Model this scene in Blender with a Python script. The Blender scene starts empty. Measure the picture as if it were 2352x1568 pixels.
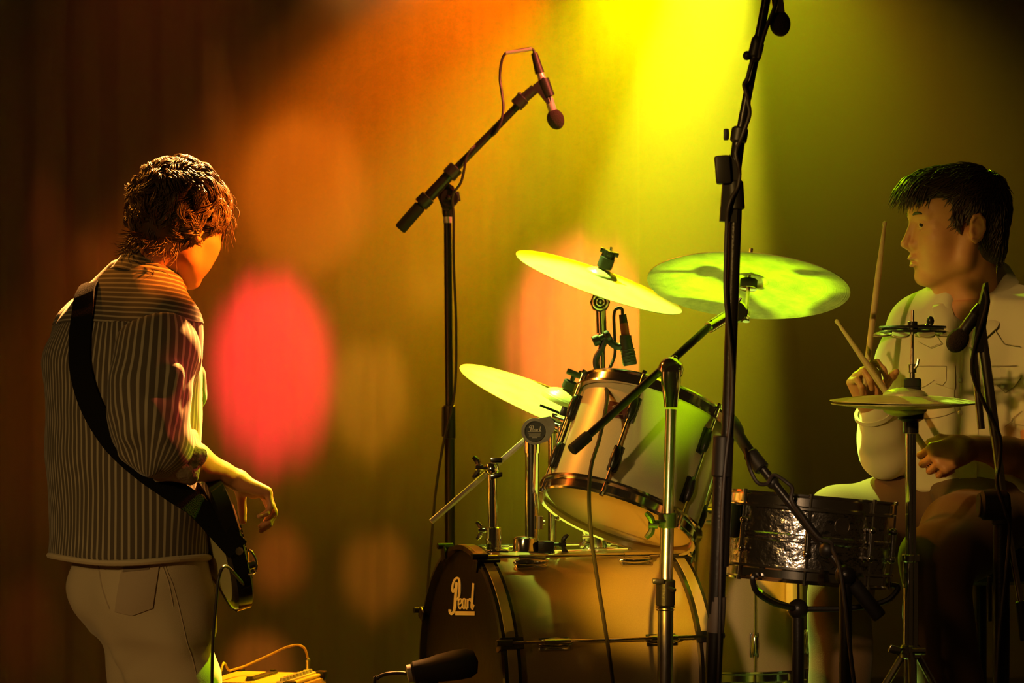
import bpy, bmesh, math, random
import numpy as np
from mathutils import Vector, Matrix
from mathutils.bvhtree import BVHTree
random.seed(7); np.random.seed(7)
PI = math.pi
C = bpy.context.scene.collection
SC = bpy.context.scene

# ------------------------------------------------------------------ camera
FPX, HOR, CAMZ = 6000.0, 900.0, 1.37
cam_d = bpy.data.cameras.new('camera'); cam = bpy.data.objects.new('camera', cam_d); C.objects.link(cam)
cam.location = (0, 0, CAMZ); cam.rotation_euler = (PI/2, 0, 0)
cam_d.sensor_width = 36; cam_d.lens = 36*FPX/2352
cam_d.shift_y = (HOR-784)/2352
cam_d.dof.use_dof = True; cam_d.dof.focus_distance = 5.75; cam_d.dof.aperture_fstop = 6.3
cam_d.clip_end = 60
SC.camera = cam
SC.view_settings.view_transform = 'Standard'; SC.view_settings.look = 'None'
SC.view_settings.gamma = 1; SC.view_settings.use_curve_mapping = False
SC.view_settings.exposure = 0.0
SC.cycles.max_bounces = 6; SC.cycles.diffuse_bounces = 2; SC.cycles.glossy_bounces = 4
SC.cycles.transmission_bounces = 4; SC.cycles.volume_bounces = 0; SC.cycles.transparent_max_bounces = 8
SC.cycles.sample_clamp_indirect = 4.0
SC.cycles.caustics_reflective = False; SC.cycles.caustics_refractive = False

def W(px, py, d):
    """the world point that lies d metres up the stage and shows at this place of the photo"""
    return np.array([(px-1176)/FPX*d, d, CAMZ + (HOR-py)/FPX*d])

# ------------------------------------------------------------------ world: the dim air of the hall
wd = bpy.data.worlds.new('hall'); SC.world = wd; wd.use_nodes = True
wd.node_tree.nodes['Background'].inputs[0].default_value = (1.0, 0.52, 0.13, 1)
wd.node_tree.nodes['Background'].inputs[1].default_value = 0.010

# ------------------------------------------------------------------ lamps
def spot(name, loc, target, power, color, cone=30, blend=.4, radius=.06):
    l = bpy.data.lights.new(name, 'SPOT'); l.energy = power; l.color = color
    l.spot_size = math.radians(cone); l.spot_blend = blend; l.shadow_soft_size = radius
    o = bpy.data.objects.new(name, l); C.objects.link(o); o.location = loc
    v = Vector(target) - Vector(loc)
    o.rotation_euler = v.to_track_quat('-Z', 'Y').to_euler()
    return o
def area(name, loc, target, power, color, size=1.0):
    l = bpy.data.lights.new(name, 'AREA'); l.energy = power; l.color = color; l.size = size
    o = bpy.data.objects.new(name, l); C.objects.link(o); o.location = loc
    v = Vector(target) - Vector(loc)
    o.rotation_euler = v.to_track_quat('-Z', 'Y').to_euler()
    return o
YEL = (1.0, .72, .0); GRN = (.50, 1.0, .0); ORG = (1.0, .24, .008); RED = (1.0, .035, .03)
# beams in the haze: back lamps hung in front of the curtain, tilted towards the house
def B(px, py, y): return W(px, py, 8.6)*np.array([1,0,1])+np.array([0,y,0])
spot('yellow_beam_lamp', B(1680,-420,8.4), B(1530,500,7.9), 2000, (1,.86,.015), 23, .30, .03)
spot('yellow_flood_lamp', B(1610,-330,8.4), B(1300,450,7.7), 980, YEL, 46, 1.0, .04)
spot('yellow_wash_lamp', B(1700,-380,8.4), B(1850,400,8.05), 140, (1,.56,.01), 74, 1.0, .06)
spot('orange_beam_lamp', B(1330,-380,8.4), B(1020,250,7.8), 950, (1,.15,.0), 34, .5, .04)
spot('orange_ray_lamp', B(1150,-420,8.4), B(640,330,7.9), 180, (1,.14,.0), 15, .4, .04)
spot('orange_wash_lamp', B(1300,-420,8.4), B(900,900,7.4), 60, ORG, 64, 1.0, .05)
spot('red_beam_lamp', B(450,-500,8.4), B(400,900,7.6), 22, (1,.10,.02), 56, 1.0, .08)
# back and side lamps on the players and the kit, with some added spots
spot('green_kit_lamp', (-.15, 6.84, 3.5), (.30, 6.35, 1.60), 1150, (.58,1,.13), 27, .4, .04)
spot('green_drummer_lamp', (.05, 9.2, 3.7), (.95, 5.85, 1.38), 850, GRN, 19, .4, .03)
spot('added_hat_spot', (-.3, 6.84, 3.1), W(2060,905,5.5), 700, (.62,1,.10), 7, .5, .03)  # added narrow spot, brightens the top of the hi-hat
spot('added_hair_spot', (-.3, 6.84, 3.2), W(2130,425,6.0), 420, GRN, 4.6, .6, .03)  # added narrow spot, brightens the drummer's fringe
spot('green_guitar_lamp', (1.3, 6.8, 3.3), (-.66, 5.80, .84), 700, GRN, 17, .3, .03)
spot('amber_back_lamp', (.10, 7.9, 4.1), (-.72, 5.7, 1.45), 11000, (1,.38,.08), 22, .4, .05)
spot('orange_side_lamp', (1.6, 5.6, 3.0), W(470,590,5.8), 2300, (1,.18,.008), 6, .6, .04)
spot('red_side_lamp', (1.7, 6.8, 3.1), W(450,980,5.7), 420, (1,.10,.06), 9, .5, .04)
spot('added_mic_spot', (1.5, 5.9, 3.4), W(1265,220,6.9), 700, (1,.17,.07), 12, .5, .04)  # added spot, reddens the left microphone and its foam
spot('orange_left_lamp', (-2.3, 6.85, 3.2), (.3, 5.6, 1.1), 230, (1,.30,.02), 26, .6, .04)
spot('added_amp_spot', (.3, 6.82, 2.9), W(610,1545,6.3), 420, (1,.50,.015), 16, .5, .03)  # added spot, brightens the amplifier top
spot('added_ride_spot', (-.2, 4.6, .12), W(1719,657,5.75), 520, GRN, 12, .4, .04)  # added uplight, brightens the underside of the ride
spot('added_tom_spot', (-1.3, 4.0, .12), W(1400,1215,5.75), 330, (1,.52,.04), 6.5, .7, .05)  # added, stands in for light glowing through the lower tom head
# front of house, with an added spot on the bass drum
area('front_amber_wash', (-3.2, 0.2, 3.0), (.9, 5.9, 1.2), 16, (1,.55,.14), .5)
spot('front_key_lamp', (-3.0, 0.4, 3.3), W(2240,900,6.0), 680, (1,.58,.14), 7.5, .8, .08)
spot('front_kit_lamp', (-2.2, 0.2, 2.7), W(1310,1010,5.8), 560, (1,.70,.22), 5.0, .8, .06)
spot('added_drum_spot', (-1.6, 1.2, 1.75), W(1490,1335,5.7), 1900, (1,.52,.03), 4.0, .7, .04)  # added spot, set low to reach the bass drum under the tom
spot('front_snare_lamp', (-.6, 1.0, 2.2), W(1740,1290,5.6), 420, (1,.62,.30), 7, .8, .12)
spot('front_guitarist_lamp', (-3.4, 0.4, 2.6), W(230,1290,5.8), 210, (1,.62,.20), 15, 1.0, .1)
# lamps that throw discs on the curtain: (px, py, rx, ry, power, colour)
CURT_Y = 10.0; DISC = 20.0
for i, (px, py, rx, ry, pw, col) in enumerate([
    (625, 830, 135, 215, 250, (1,.02,.03)),
    (700, 435, 150, 185, 60, (1,.22,.01)),
    (1335, 765, 165, 225, 260, (1,.13,.035)),
    (850, 910, 95, 130, 40, (1,.34,.02)),
    (640, 1285, 62, 78, 20, (1,.20,.02)),
    (865, 1315, 78, 96, 18, (1,.28,.02)),
    (985, 660, 48, 62, 20, (1,.36,.02)),
    (222, 590, 46, 58, 10, (1,.18,.02)),
    (595, 1530, 75, 70, 16, (1,.24,.02)),
    (115, 545, 52, 130, 8, (1,.14,.02)),
    (500, 265, 42, 60, 4, (1,.24,.02)),
    (1108, 1040, 32, 46, 4, (1,.24,.02)),
    (60, 1440, 70, 120, 3, (1,.12,.02))]):
    t = W(px, py, CURT_Y)
    ratio = max(1.02, ry/rx); inc = math.acos(min(1/ratio, .98))
    dist = 2.8
    loc = t + np.array([0, -math.cos(inc), math.sin(inc)])*dist
    half = math.degrees(math.atan(rx/600/dist))
    spot('disc_lamp.%03d' % i, loc, t, pw*DISC, col, 2*half*1.16, .6, .05)

# ------------------------------------------------------------------ materials
def mat(name, col, rough=.5, metal=0.0, spec=.5, noise=None, bump=None, coat=0.0, sheen=0.0, trans=0.0, emis=None):
    """noise=(scale, amount, colour2)  bump=(scale, strength[, stretch])"""
    m = bpy.data.materials.new(name); m.use_nodes = True
    nt = m.node_tree; b = nt.nodes['Principled BSDF']
    b.inputs['Base Color'].default_value = (*col, 1); b.inputs['Roughness'].default_value = rough
    b.inputs['Metallic'].default_value = metal; b.inputs['Specular IOR Level'].default_value = spec
    b.inputs['Coat Weight'].default_value = coat; b.inputs['Coat Roughness'].default_value = .08
    b.inputs['Sheen Weight'].default_value = sheen
    tc = nt.nodes.new('ShaderNodeTexCoord')
    if noise:
        n = nt.nodes.new('ShaderNodeTexNoise'); n.inputs['Scale'].default_value = noise[0]; n.inputs['Detail'].default_value = 5
        nt.links.new(tc.outputs['Object'], n.inputs['Vector'])
        r = nt.nodes.new('ShaderNodeValToRGB'); r.color_ramp.elements[0].position = .5-noise[1]/2; r.color_ramp.elements[1].position = .5+noise[1]/2
        r.color_ramp.elements[0].color = (*col, 1); r.color_ramp.elements[1].color = (*noise[2], 1)
        nt.links.new(n.outputs['Fac'], r.inputs['Fac']); nt.links.new(r.outputs['Color'], b.inputs['Base Color'])
    if bump:
        n = nt.nodes.new('ShaderNodeTexNoise'); n.inputs['Scale'].default_value = bump[0]; n.inputs['Detail'].default_value = 3
        if len(bump) > 2:
            mp = nt.nodes.new('ShaderNodeMapping'); mp.inputs['Scale'].default_value = bump[2]
            nt.links.new(tc.outputs['Object'], mp.inputs['Vector']); nt.links.new(mp.outputs['Vector'], n.inputs['Vector'])
        else:
            nt.links.new(tc.outputs['Object'], n.inputs['Vector'])
        bp = nt.nodes.new('ShaderNodeBump'); bp.inputs['Strength'].default_value = bump[1]; bp.inputs['Distance'].default_value = .01
        nt.links.new(n.outputs['Fac'], bp.inputs['Height']); nt.links.new(bp.outputs['Normal'], b.inputs['Normal'])
    if trans:
        t = nt.nodes.new('ShaderNodeBsdfTranslucent'); t.inputs['Color'].default_value = (*col, 1)
        mx = nt.nodes.new('ShaderNodeMixShader'); mx.inputs[0].default_value = trans
        nt.links.new(b.outputs[0], mx.inputs[1]); nt.links.new(t.outputs[0], mx.inputs[2])
        nt.links.new(mx.outputs[0], nt.nodes['Material Output'].inputs['Surface'])
    return m
M = dict(
    black=mat('black_metal', (.022,.018,.015), .32, .3, bump=(220,.08)),
    plastic=mat('black_plastic', (.02,.017,.015), .45),
    rubber=mat('black_rubber', (.018,.015,.013), .7),
    foam=mat('black_foam', (.05,.03,.025), .95, bump=(420,.8)),
    chrome=mat('chrome', (.80,.76,.72), .13, 1.0, bump=(30,.02)),
    brushed=mat('worn_chrome', (.62,.56,.48), .28, 1.0, noise=(40,.5,(.45,.38,.3))),
    nickel=mat('pale_grey_metal', (.70,.62,.60), .38, .35),
    shell=mat('champagne_lacquer', (.60,.44,.21), .30, .25, coat=.6, noise=(500,.5,(.52,.37,.17))),
    shelltom=mat('cream_lacquer', (.74,.60,.34), .33, .1, coat=.5, noise=(500,.5,(.66,.53,.30))),
    hoopgold=mat('hoop_inlay', (.50,.38,.20), .35, .2, coat=.4),
    hoopblack=mat('hoop_black_lacquer', (.02,.015,.012), .25, 0, coat=.6),
    blackhead=mat('black_drum_head', (.006,.005,.004), .42, spec=.25, bump=(60,.05)),
    head=mat('clear_drum_head', (.82,.62,.28), .35, 0, trans=.6, bump=(25,.04)),
    whitehead=mat('coated_drum_head', (.78,.74,.66), .6, trans=.2),
    logo=mat('cream_print', (.85,.80,.55), .5),
    grey=mat('grey_print', (.45,.40,.33), .5),
    skin=mat('skin', (.68,.31,.13), .48, spec=.4, bump=(90,.06), noise=(30,.7,(.60,.25,.10))),
    lips=mat('lip_skin', (.50,.18,.12), .45),
    eye=mat('eye_white', (.50,.42,.32), .3), iris=mat('eye_iris', (.03,.018,.01), .15),
    hair=mat('dark_brown_hair', (.055,.028,.013), .42, spec=.7),
    hair2=mat('brown_curly_hair', (.14,.075,.026), .42, spec=.8),
    brow=mat('eyebrow_hair', (.035,.02,.012), .7),
    denim=mat('cream_denim', (.60,.48,.30), .85, sheen=.2, bump=(500,.15)),
    denimdark=mat('cream_denim_pocket', (.50,.38,.25), .85, sheen=.2, bump=(500,.15)),
    tan=mat('tan_trousers', (.17,.085,.035), .85, sheen=.1, bump=(500,.12)),
    cream=mat('cream_cotton', (.72,.62,.42), .85, sheen=.3, bump=(9,.55,(1,1,.35))),
    seam=mat('shirt_seam_thread', (.42,.35,.22), .9),
    snap=mat('pearl_snap', (.85,.80,.70), .25, .3),
    strap=mat('black_webbing', (.008,.007,.006), .85, spec=.1, bump=(400,.4)),
    wood=mat('hickory_stick', (.62,.42,.20), .45, noise=(30,.5,(.50,.31,.13))),
    tolex=mat('amp_tolex', (.42,.24,.09), .6, bump=(300,.4)),
    panel=mat('amp_panel', (.75,.52,.20), .4),
    shoe=mat('leather_shoe', (.05,.03,.02), .4), sole=mat('shoe_sole', (.3,.25,.2), .7),
    leather=mat('black_vinyl', (.02,.017,.015), .4, bump=(150,.2)),
    guitar=mat('gloss_black_lacquer', (.014,.012,.010), .12, coat=.8),
    guitarlit=mat('lit_guitar_back', (.66,.62,.30), .4, coat=.3),  # pale colour stands for green light on the guitar's back
    maple=mat('maple_neck', (.50,.30,.12), .35), redlabel=mat('dark_red_badge', (.10,.02,.012), .4),
    redband=mat('red_connector', (.30,.05,.03), .4), cable=mat('black_cable', (.03,.02,.017), .5),
    felt=mat('black_felt', (.03,.026,.024), .95),
)
def cymbal_mat(name, col, dark, rough=.33):
    m = mat(name, col, rough, .9)
    nt = m.node_tree; b = nt.nodes['Principled BSDF']; tc = nt.nodes.new('ShaderNodeTexCoord')
    # lathe grooves: rings by distance from the axis (object space, disc modelled flat)
    sx = nt.nodes.new('ShaderNodeSeparateXYZ'); nt.links.new(tc.outputs['Object'], sx.inputs[0])
    cx = nt.nodes.new('ShaderNodeCombineXYZ'); nt.links.new(sx.outputs[0], cx.inputs[0]); nt.links.new(sx.outputs[1], cx.inputs[1])
    ln = nt.nodes.new('ShaderNodeVectorMath'); ln.operation = 'LENGTH'; nt.links.new(cx.outputs[0], ln.inputs[0])
    n1 = nt.nodes.new('ShaderNodeTexNoise'); n1.noise_dimensions = '1D'; n1.inputs['Scale'].default_value = 420; n1.inputs['Detail'].default_value = 2
    nt.links.new(ln.outputs['Value'], n1.inputs['W'])
    bp = nt.nodes.new('ShaderNodeBump'); bp.inputs['Strength'].default_value = .35; bp.inputs['Distance'].default_value = .002
    nt.links.new(n1.outputs['Fac'], bp.inputs['Height']); nt.links.new(bp.outputs['Normal'], b.inputs['Normal'])
    n2 = nt.nodes.new('ShaderNodeTexNoise'); n2.inputs['Scale'].default_value = 14; n2.inputs['Detail'].default_value = 7; n2.inputs['Roughness'].default_value = .65
    nt.links.new(tc.outputs['Object'], n2.inputs['Vector'])
    r = nt.nodes.new('ShaderNodeValToRGB'); r.color_ramp.elements[0].position = .36; r.color_ramp.elements[1].position = .56
    r.color_ramp.elements[0].color = (*dark, 1); r.color_ramp.elements[1].color = (*col, 1)
    nt.links.new(n2.outputs['Fac'], r.inputs['Fac']); nt.links.new(r.outputs['Color'], b.inputs['Base Color'])
    b.inputs['Metallic'].default_value = .35
    return m
M['cymbal'] = cymbal_mat('bronze_cymbal', (.90,.80,.42), (.72,.62,.30))
M['ride'] = cymbal_mat('mottled_bronze_cymbal', (.85,.76,.40), (.50,.44,.16), .38)

# striped shirt: stripes follow the "stripe" coordinate kept on the cloth itself
def stripe_mat():
    m = mat('striped_cotton', (.5,.4,.25), .9, sheen=.3, bump=(14,.35,(1,1,.3)))
    nt = m.node_tree; b = nt.nodes['Principled BSDF']
    at = nt.nodes.new('ShaderNodeAttribute'); at.attribute_name = 'stripe'
    mu = nt.nodes.new('ShaderNodeMath'); mu.operation = 'MULTIPLY'; mu.inputs[1].default_value = 1/.0138
    fr = nt.nodes.new('ShaderNodeMath'); fr.operation = 'FRACT'
    nt.links.new(at.outputs['Fac'], mu.inputs[0]); nt.links.new(mu.outputs[0], fr.inputs[0])
    r = nt.nodes.new('ShaderNodeValToRGB'); e = r.color_ramp.elements
    dk = (.105,.078,.050,1); lt = (.44,.37,.25,1)
    e[0].position = 0; e[0].color = lt; e[1].position = .26; e[1].color = lt
    a = e.new(.34); a.color = dk; a = e.new(.92); a.color = dk; a = e.new(1.0); a.color = lt
    nt.links.new(fr.outputs[0], r.inputs['Fac']); nt.links.new(r.outputs['Color'], b.inputs['Base Color'])
    return m
M['stripe'] = stripe_mat()

# ------------------------------------------------------------------ object helpers
def unit(v): v = np.asarray(v, float); return v/(np.linalg.norm(v)+1e-12)
def frame(axis, hint=(0,0,1)):
    z = unit(axis); h = np.asarray(hint, float)
    if abs(np.dot(unit(h), z)) > .97: h = np.array([1.,0,0]) if abs(z[0]) < .9 else np.array([0,1.,0])
    x = unit(np.cross(h, z)); y = np.cross(z, x)
    return x, y, z
def thing(name, label, cat, loc, group=None):
    o = bpy.data.objects.new(name, None); C.objects.link(o); o.location = Vector(loc); o.empty_display_size = .05
    o['label'] = label; o['category'] = cat
    if group: o['group'] = group
    return o
def root_loc(o):
    v = np.zeros(3)
    while o is not None: v = v + np.array(o.location); o = o.parent
    return v
def link(name, verts, faces, m, parent=None, smooth=True, sharp=35, loc=None, attr=None):
    me = bpy.data.meshes.new(name)
    verts = np.asarray(verts, float)
    off = root_loc(parent) if parent is not None else np.zeros(3)
    if loc is not None: off = off + (np.asarray(loc, float)-off)
    me.from_pydata((verts-off).tolist(), [], faces if isinstance(faces, list) else faces.tolist())
    me.update()
    if smooth:
        me.shade_smooth()
        if sharp: me.set_sharp_from_angle(angle=math.radians(sharp))
    if m is not None: me.materials.append(m)
    if attr is not None:
        a = me.attributes.new('stripe', 'FLOAT', 'POINT'); a.data.foreach_set('value', np.asarray(attr, np.float32))
    o = bpy.data.objects.new(name, me); C.objects.link(o)
    if parent is not None: o.parent = parent
    if loc is not None:
        o.location = Vector(np.asarray(loc, float) - (root_loc(parent) if parent is not None else 0))
    return o
def tag(o, label, cat, group=None):
    o['label'] = label; o['category'] = cat
    if group: o['group'] = group
    return o
def structure(o): o['kind'] = 'structure'; return o

def smooth_path(pts, n=8):
    pts = [np.asarray(p, float) for p in pts]
    if len(pts) < 3: return pts
    P = [2*pts[0]-pts[1]] + pts + [2*pts[-1]-pts[-2]]; out = []
    for i in range(1, len(P)-2):
        for k in range(n):
            t = k/n
            out.append(.5*((2*P[i]) + (-P[i-1]+P[i+1])*t + (2*P[i-1]-5*P[i]+4*P[i+1]-P[i+2])*t*t + (-P[i-1]+3*P[i]-3*P[i+1]+P[i+2])*t**3))
    out.append(pts[-1]); return out

class MB:
    def __init__(s): s.v = []; s.f = []
    def add(s, V, F):
        b = len(s.v); s.v += [tuple(map(float, p)) for p in V]; s.f += [tuple(i+b for i in f) for f in F]; return s
    def lathe(s, c, axis, prof, seg=24, closed=False, ax=None):
        """prof: (radius, height) pairs along the axis"""
        c = np.asarray(c, float); x, y, z = frame(axis) if ax is None else ax
        V = []; F = []; rings = []
        for r, h in prof:
            if r < 1e-6: rings.append([len(V)]); V.append(c+z*h)
            else:
                rings.append(list(range(len(V), len(V)+seg)))
                for k in range(seg):
                    a = 2*PI*k/seg; V.append(c+z*h+(x*math.cos(a)+y*math.sin(a))*r)
        prs = list(zip(rings, rings[1:]))
        if closed: prs.append((rings[-1], rings[0]))
        for A, B in prs:
            for k in range(seg):
                k2 = (k+1) % seg
                if len(A) == 1 and len(B) == 1: break
                if len(A) == 1: F.append((A[0], B[k2], B[k]))
                elif len(B) == 1: F.append((A[k], A[k2], B[0]))
                else: F.append((A[k], A[k2], B[k2], B[k]))
        if not closed:
            if len(rings[0]) > 1: F.append(tuple(reversed(rings[0])))
            if len(rings[-1]) > 1: F.append(tuple(rings[-1]))
        return s.add(V, F)
    def cyl(s, p0, p1, r0, r1=None, seg=16, bev=0):
        p0 = np.asarray(p0, float); p1 = np.asarray(p1, float); L = np.linalg.norm(p1-p0); r1 = r0 if r1 is None else r1
        if bev: pr = [(r0-bev,0),(r0,bev),(r1,L-bev),(r1-bev,L)]
        else: pr = [(r0,0),(r1,L)]
        return s.lathe(p0, p1-p0, pr, seg)
    def tube(s, pts, r, seg=8, n=8, taper=None, smooth=True):
        P = smooth_path(pts, n) if smooth else [np.asarray(p, float) for p in pts]
        T = [unit(P[min(i+1, len(P)-1)]-P[max(i-1, 0)]) for i in range(len(P))]
        x, y, _ = frame(T[0]); V = []; F = []
        for i, p in enumerate(P):
            x = unit(x-T[i]*np.dot(x, T[i])); y = np.cross(T[i], x)
            rr = r if taper is None else r*taper(i/(len(P)-1))
            for k in range(seg):
                a = 2*PI*k/seg; V.append(p+(x*math.cos(a)+y*math.sin(a))*rr)
        for i in range(len(P)-1):
            for k in range(seg):
                k2 = (k+1) % seg; F.append((i*seg+k, i*seg+k2, (i+1)*seg+k2, (i+1)*seg+k))
        F.append(tuple(range(seg-1, -1, -1))); F.append(tuple((len(P)-1)*seg+k for k in range(seg)))
        return s.add(V, F)
    def ball(s, c, r, seg=16, axis=(0,0,1), stretch=1.0):
        n = seg//2
        return s.lathe(c, axis, [(r*math.sin(PI*i/n), -r*stretch*math.cos(PI*i/n)) for i in range(n+1)], seg)
    def box(s, c, X, Y, Z, bev=0.0):
        """X, Y, Z: half extent vectors"""
        c, X, Y, Z = (np.asarray(q, float) for q in (c, X, Y, Z))
        if not bev:
            V = [c+a*X+b*Y+d*Z for d in (-1,1) for b in (-1,1) for a in (-1,1)]
            return s.add(V, [(0,2,3,1),(4,5,7,6),(0,1,5,4),(2,6,7,3),(0,4,6,2),(1,3,7,5)])
        bm = bmesh.new(); bmesh.ops.create_cube(bm, size=2)
        lx, ly, lz = (np.linalg.norm(q) for q in (X, Y, Z))
        for v in bm.verts: v.co = Vector((v.co.x*lx, v.co.y*ly, v.co.z*lz))
        bmesh.ops.bevel(bm, geom=bm.edges[:], offset=bev, segments=2, affect='EDGES', profile=.6)
        ux, uy, uz = X/lx, Y/ly, Z/lz
        V = [c+ux*v.co.x+uy*v.co.y+uz*v.co.z for v in bm.verts]
        bm.verts.index_update(); F = [tuple(v.index for v in f.verts) for f in bm.faces]; bm.free()
        return s.add(V, F)
    def prism(s, outline, c, U, V_, N, t0, t1):
        """outline (u, v) pairs extruded along N from t0 to t1"""
        c, U, V_, N = (np.asarray(q, float) for q in (c, U, V_, N)); n = len(outline)
        P = [c+U*u+V_*v+N*t for t in (t0, t1) for u, v in outline]
        F = [tuple(range(n-1, -1, -1)), tuple(range(n, 2*n))] + [(i, (i+1) % n, n+(i+1) % n, n+i) for i in range(n)]
        return s.add(P, F)
    def torus(s, c, axis, R, r, seg=40, rs=8, flat=1.0):
        return s.lathe(c, axis, [(R+r*math.cos(2*PI*k/rs), r*flat*math.sin(2*PI*k/rs)) for k in range(rs)], seg, closed=True)
    def ribbon(s, pts, wd, c, U, V_, N, lift=.0006, smooth=True, th=.0012, wv=1.0):
        P = smooth_path([np.array([u, v, 0.]) for u, v in pts], 6) if smooth else [np.array([u, v, 0.]) for u, v in pts]
        c, U, V_, N = (np.asarray(q, float) for q in (c, U, V_, N)); VV = []; F = []
        for i, p in enumerate(P):
            t = unit(P[min(i+1, len(P)-1)]-P[max(i-1, 0)]); nr = np.array([-t[1], t[0]*wv, 0])
            for q, h in ((p+nr*wd/2, lift+th), (p-nr*wd/2, lift+th), (p-nr*wd/2, 0), (p+nr*wd/2, 0)):
                VV.append(c+U*q[0]+V_*q[1]+N*h)
        for i in range(len(P)-1):
            for k in range(4): F.append((i*4+k, i*4+(k+1) % 4, (i+1)*4+(k+1) % 4, (i+1)*4+k))
        F.append((3,2,1,0)); m = (len(P)-1)*4; F.append((m,m+1,m+2,m+3))
        return s.add(VV, F)
    def build(s, name, m, parent=None, **k): return link(name, s.v, s.f, m, parent, **k)

def wingnut(mb, c, axis, span, sz=.016):
    """boss and two ears"""
    x = unit(span); z = unit(axis)
    mb.cyl(c-z*sz*.5, c+z*sz*.5, sz*.38, seg=12)
    for sgn in (-1, 1):
        mb.tube([c, c+x*sgn*sz*.8+z*sz*.25, c+x*sgn*sz*1.4+z*sz*.8], sz*.25, 8, 4, taper=lambda t: 1+.5*math.sin(PI*t))
    return mb

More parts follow.
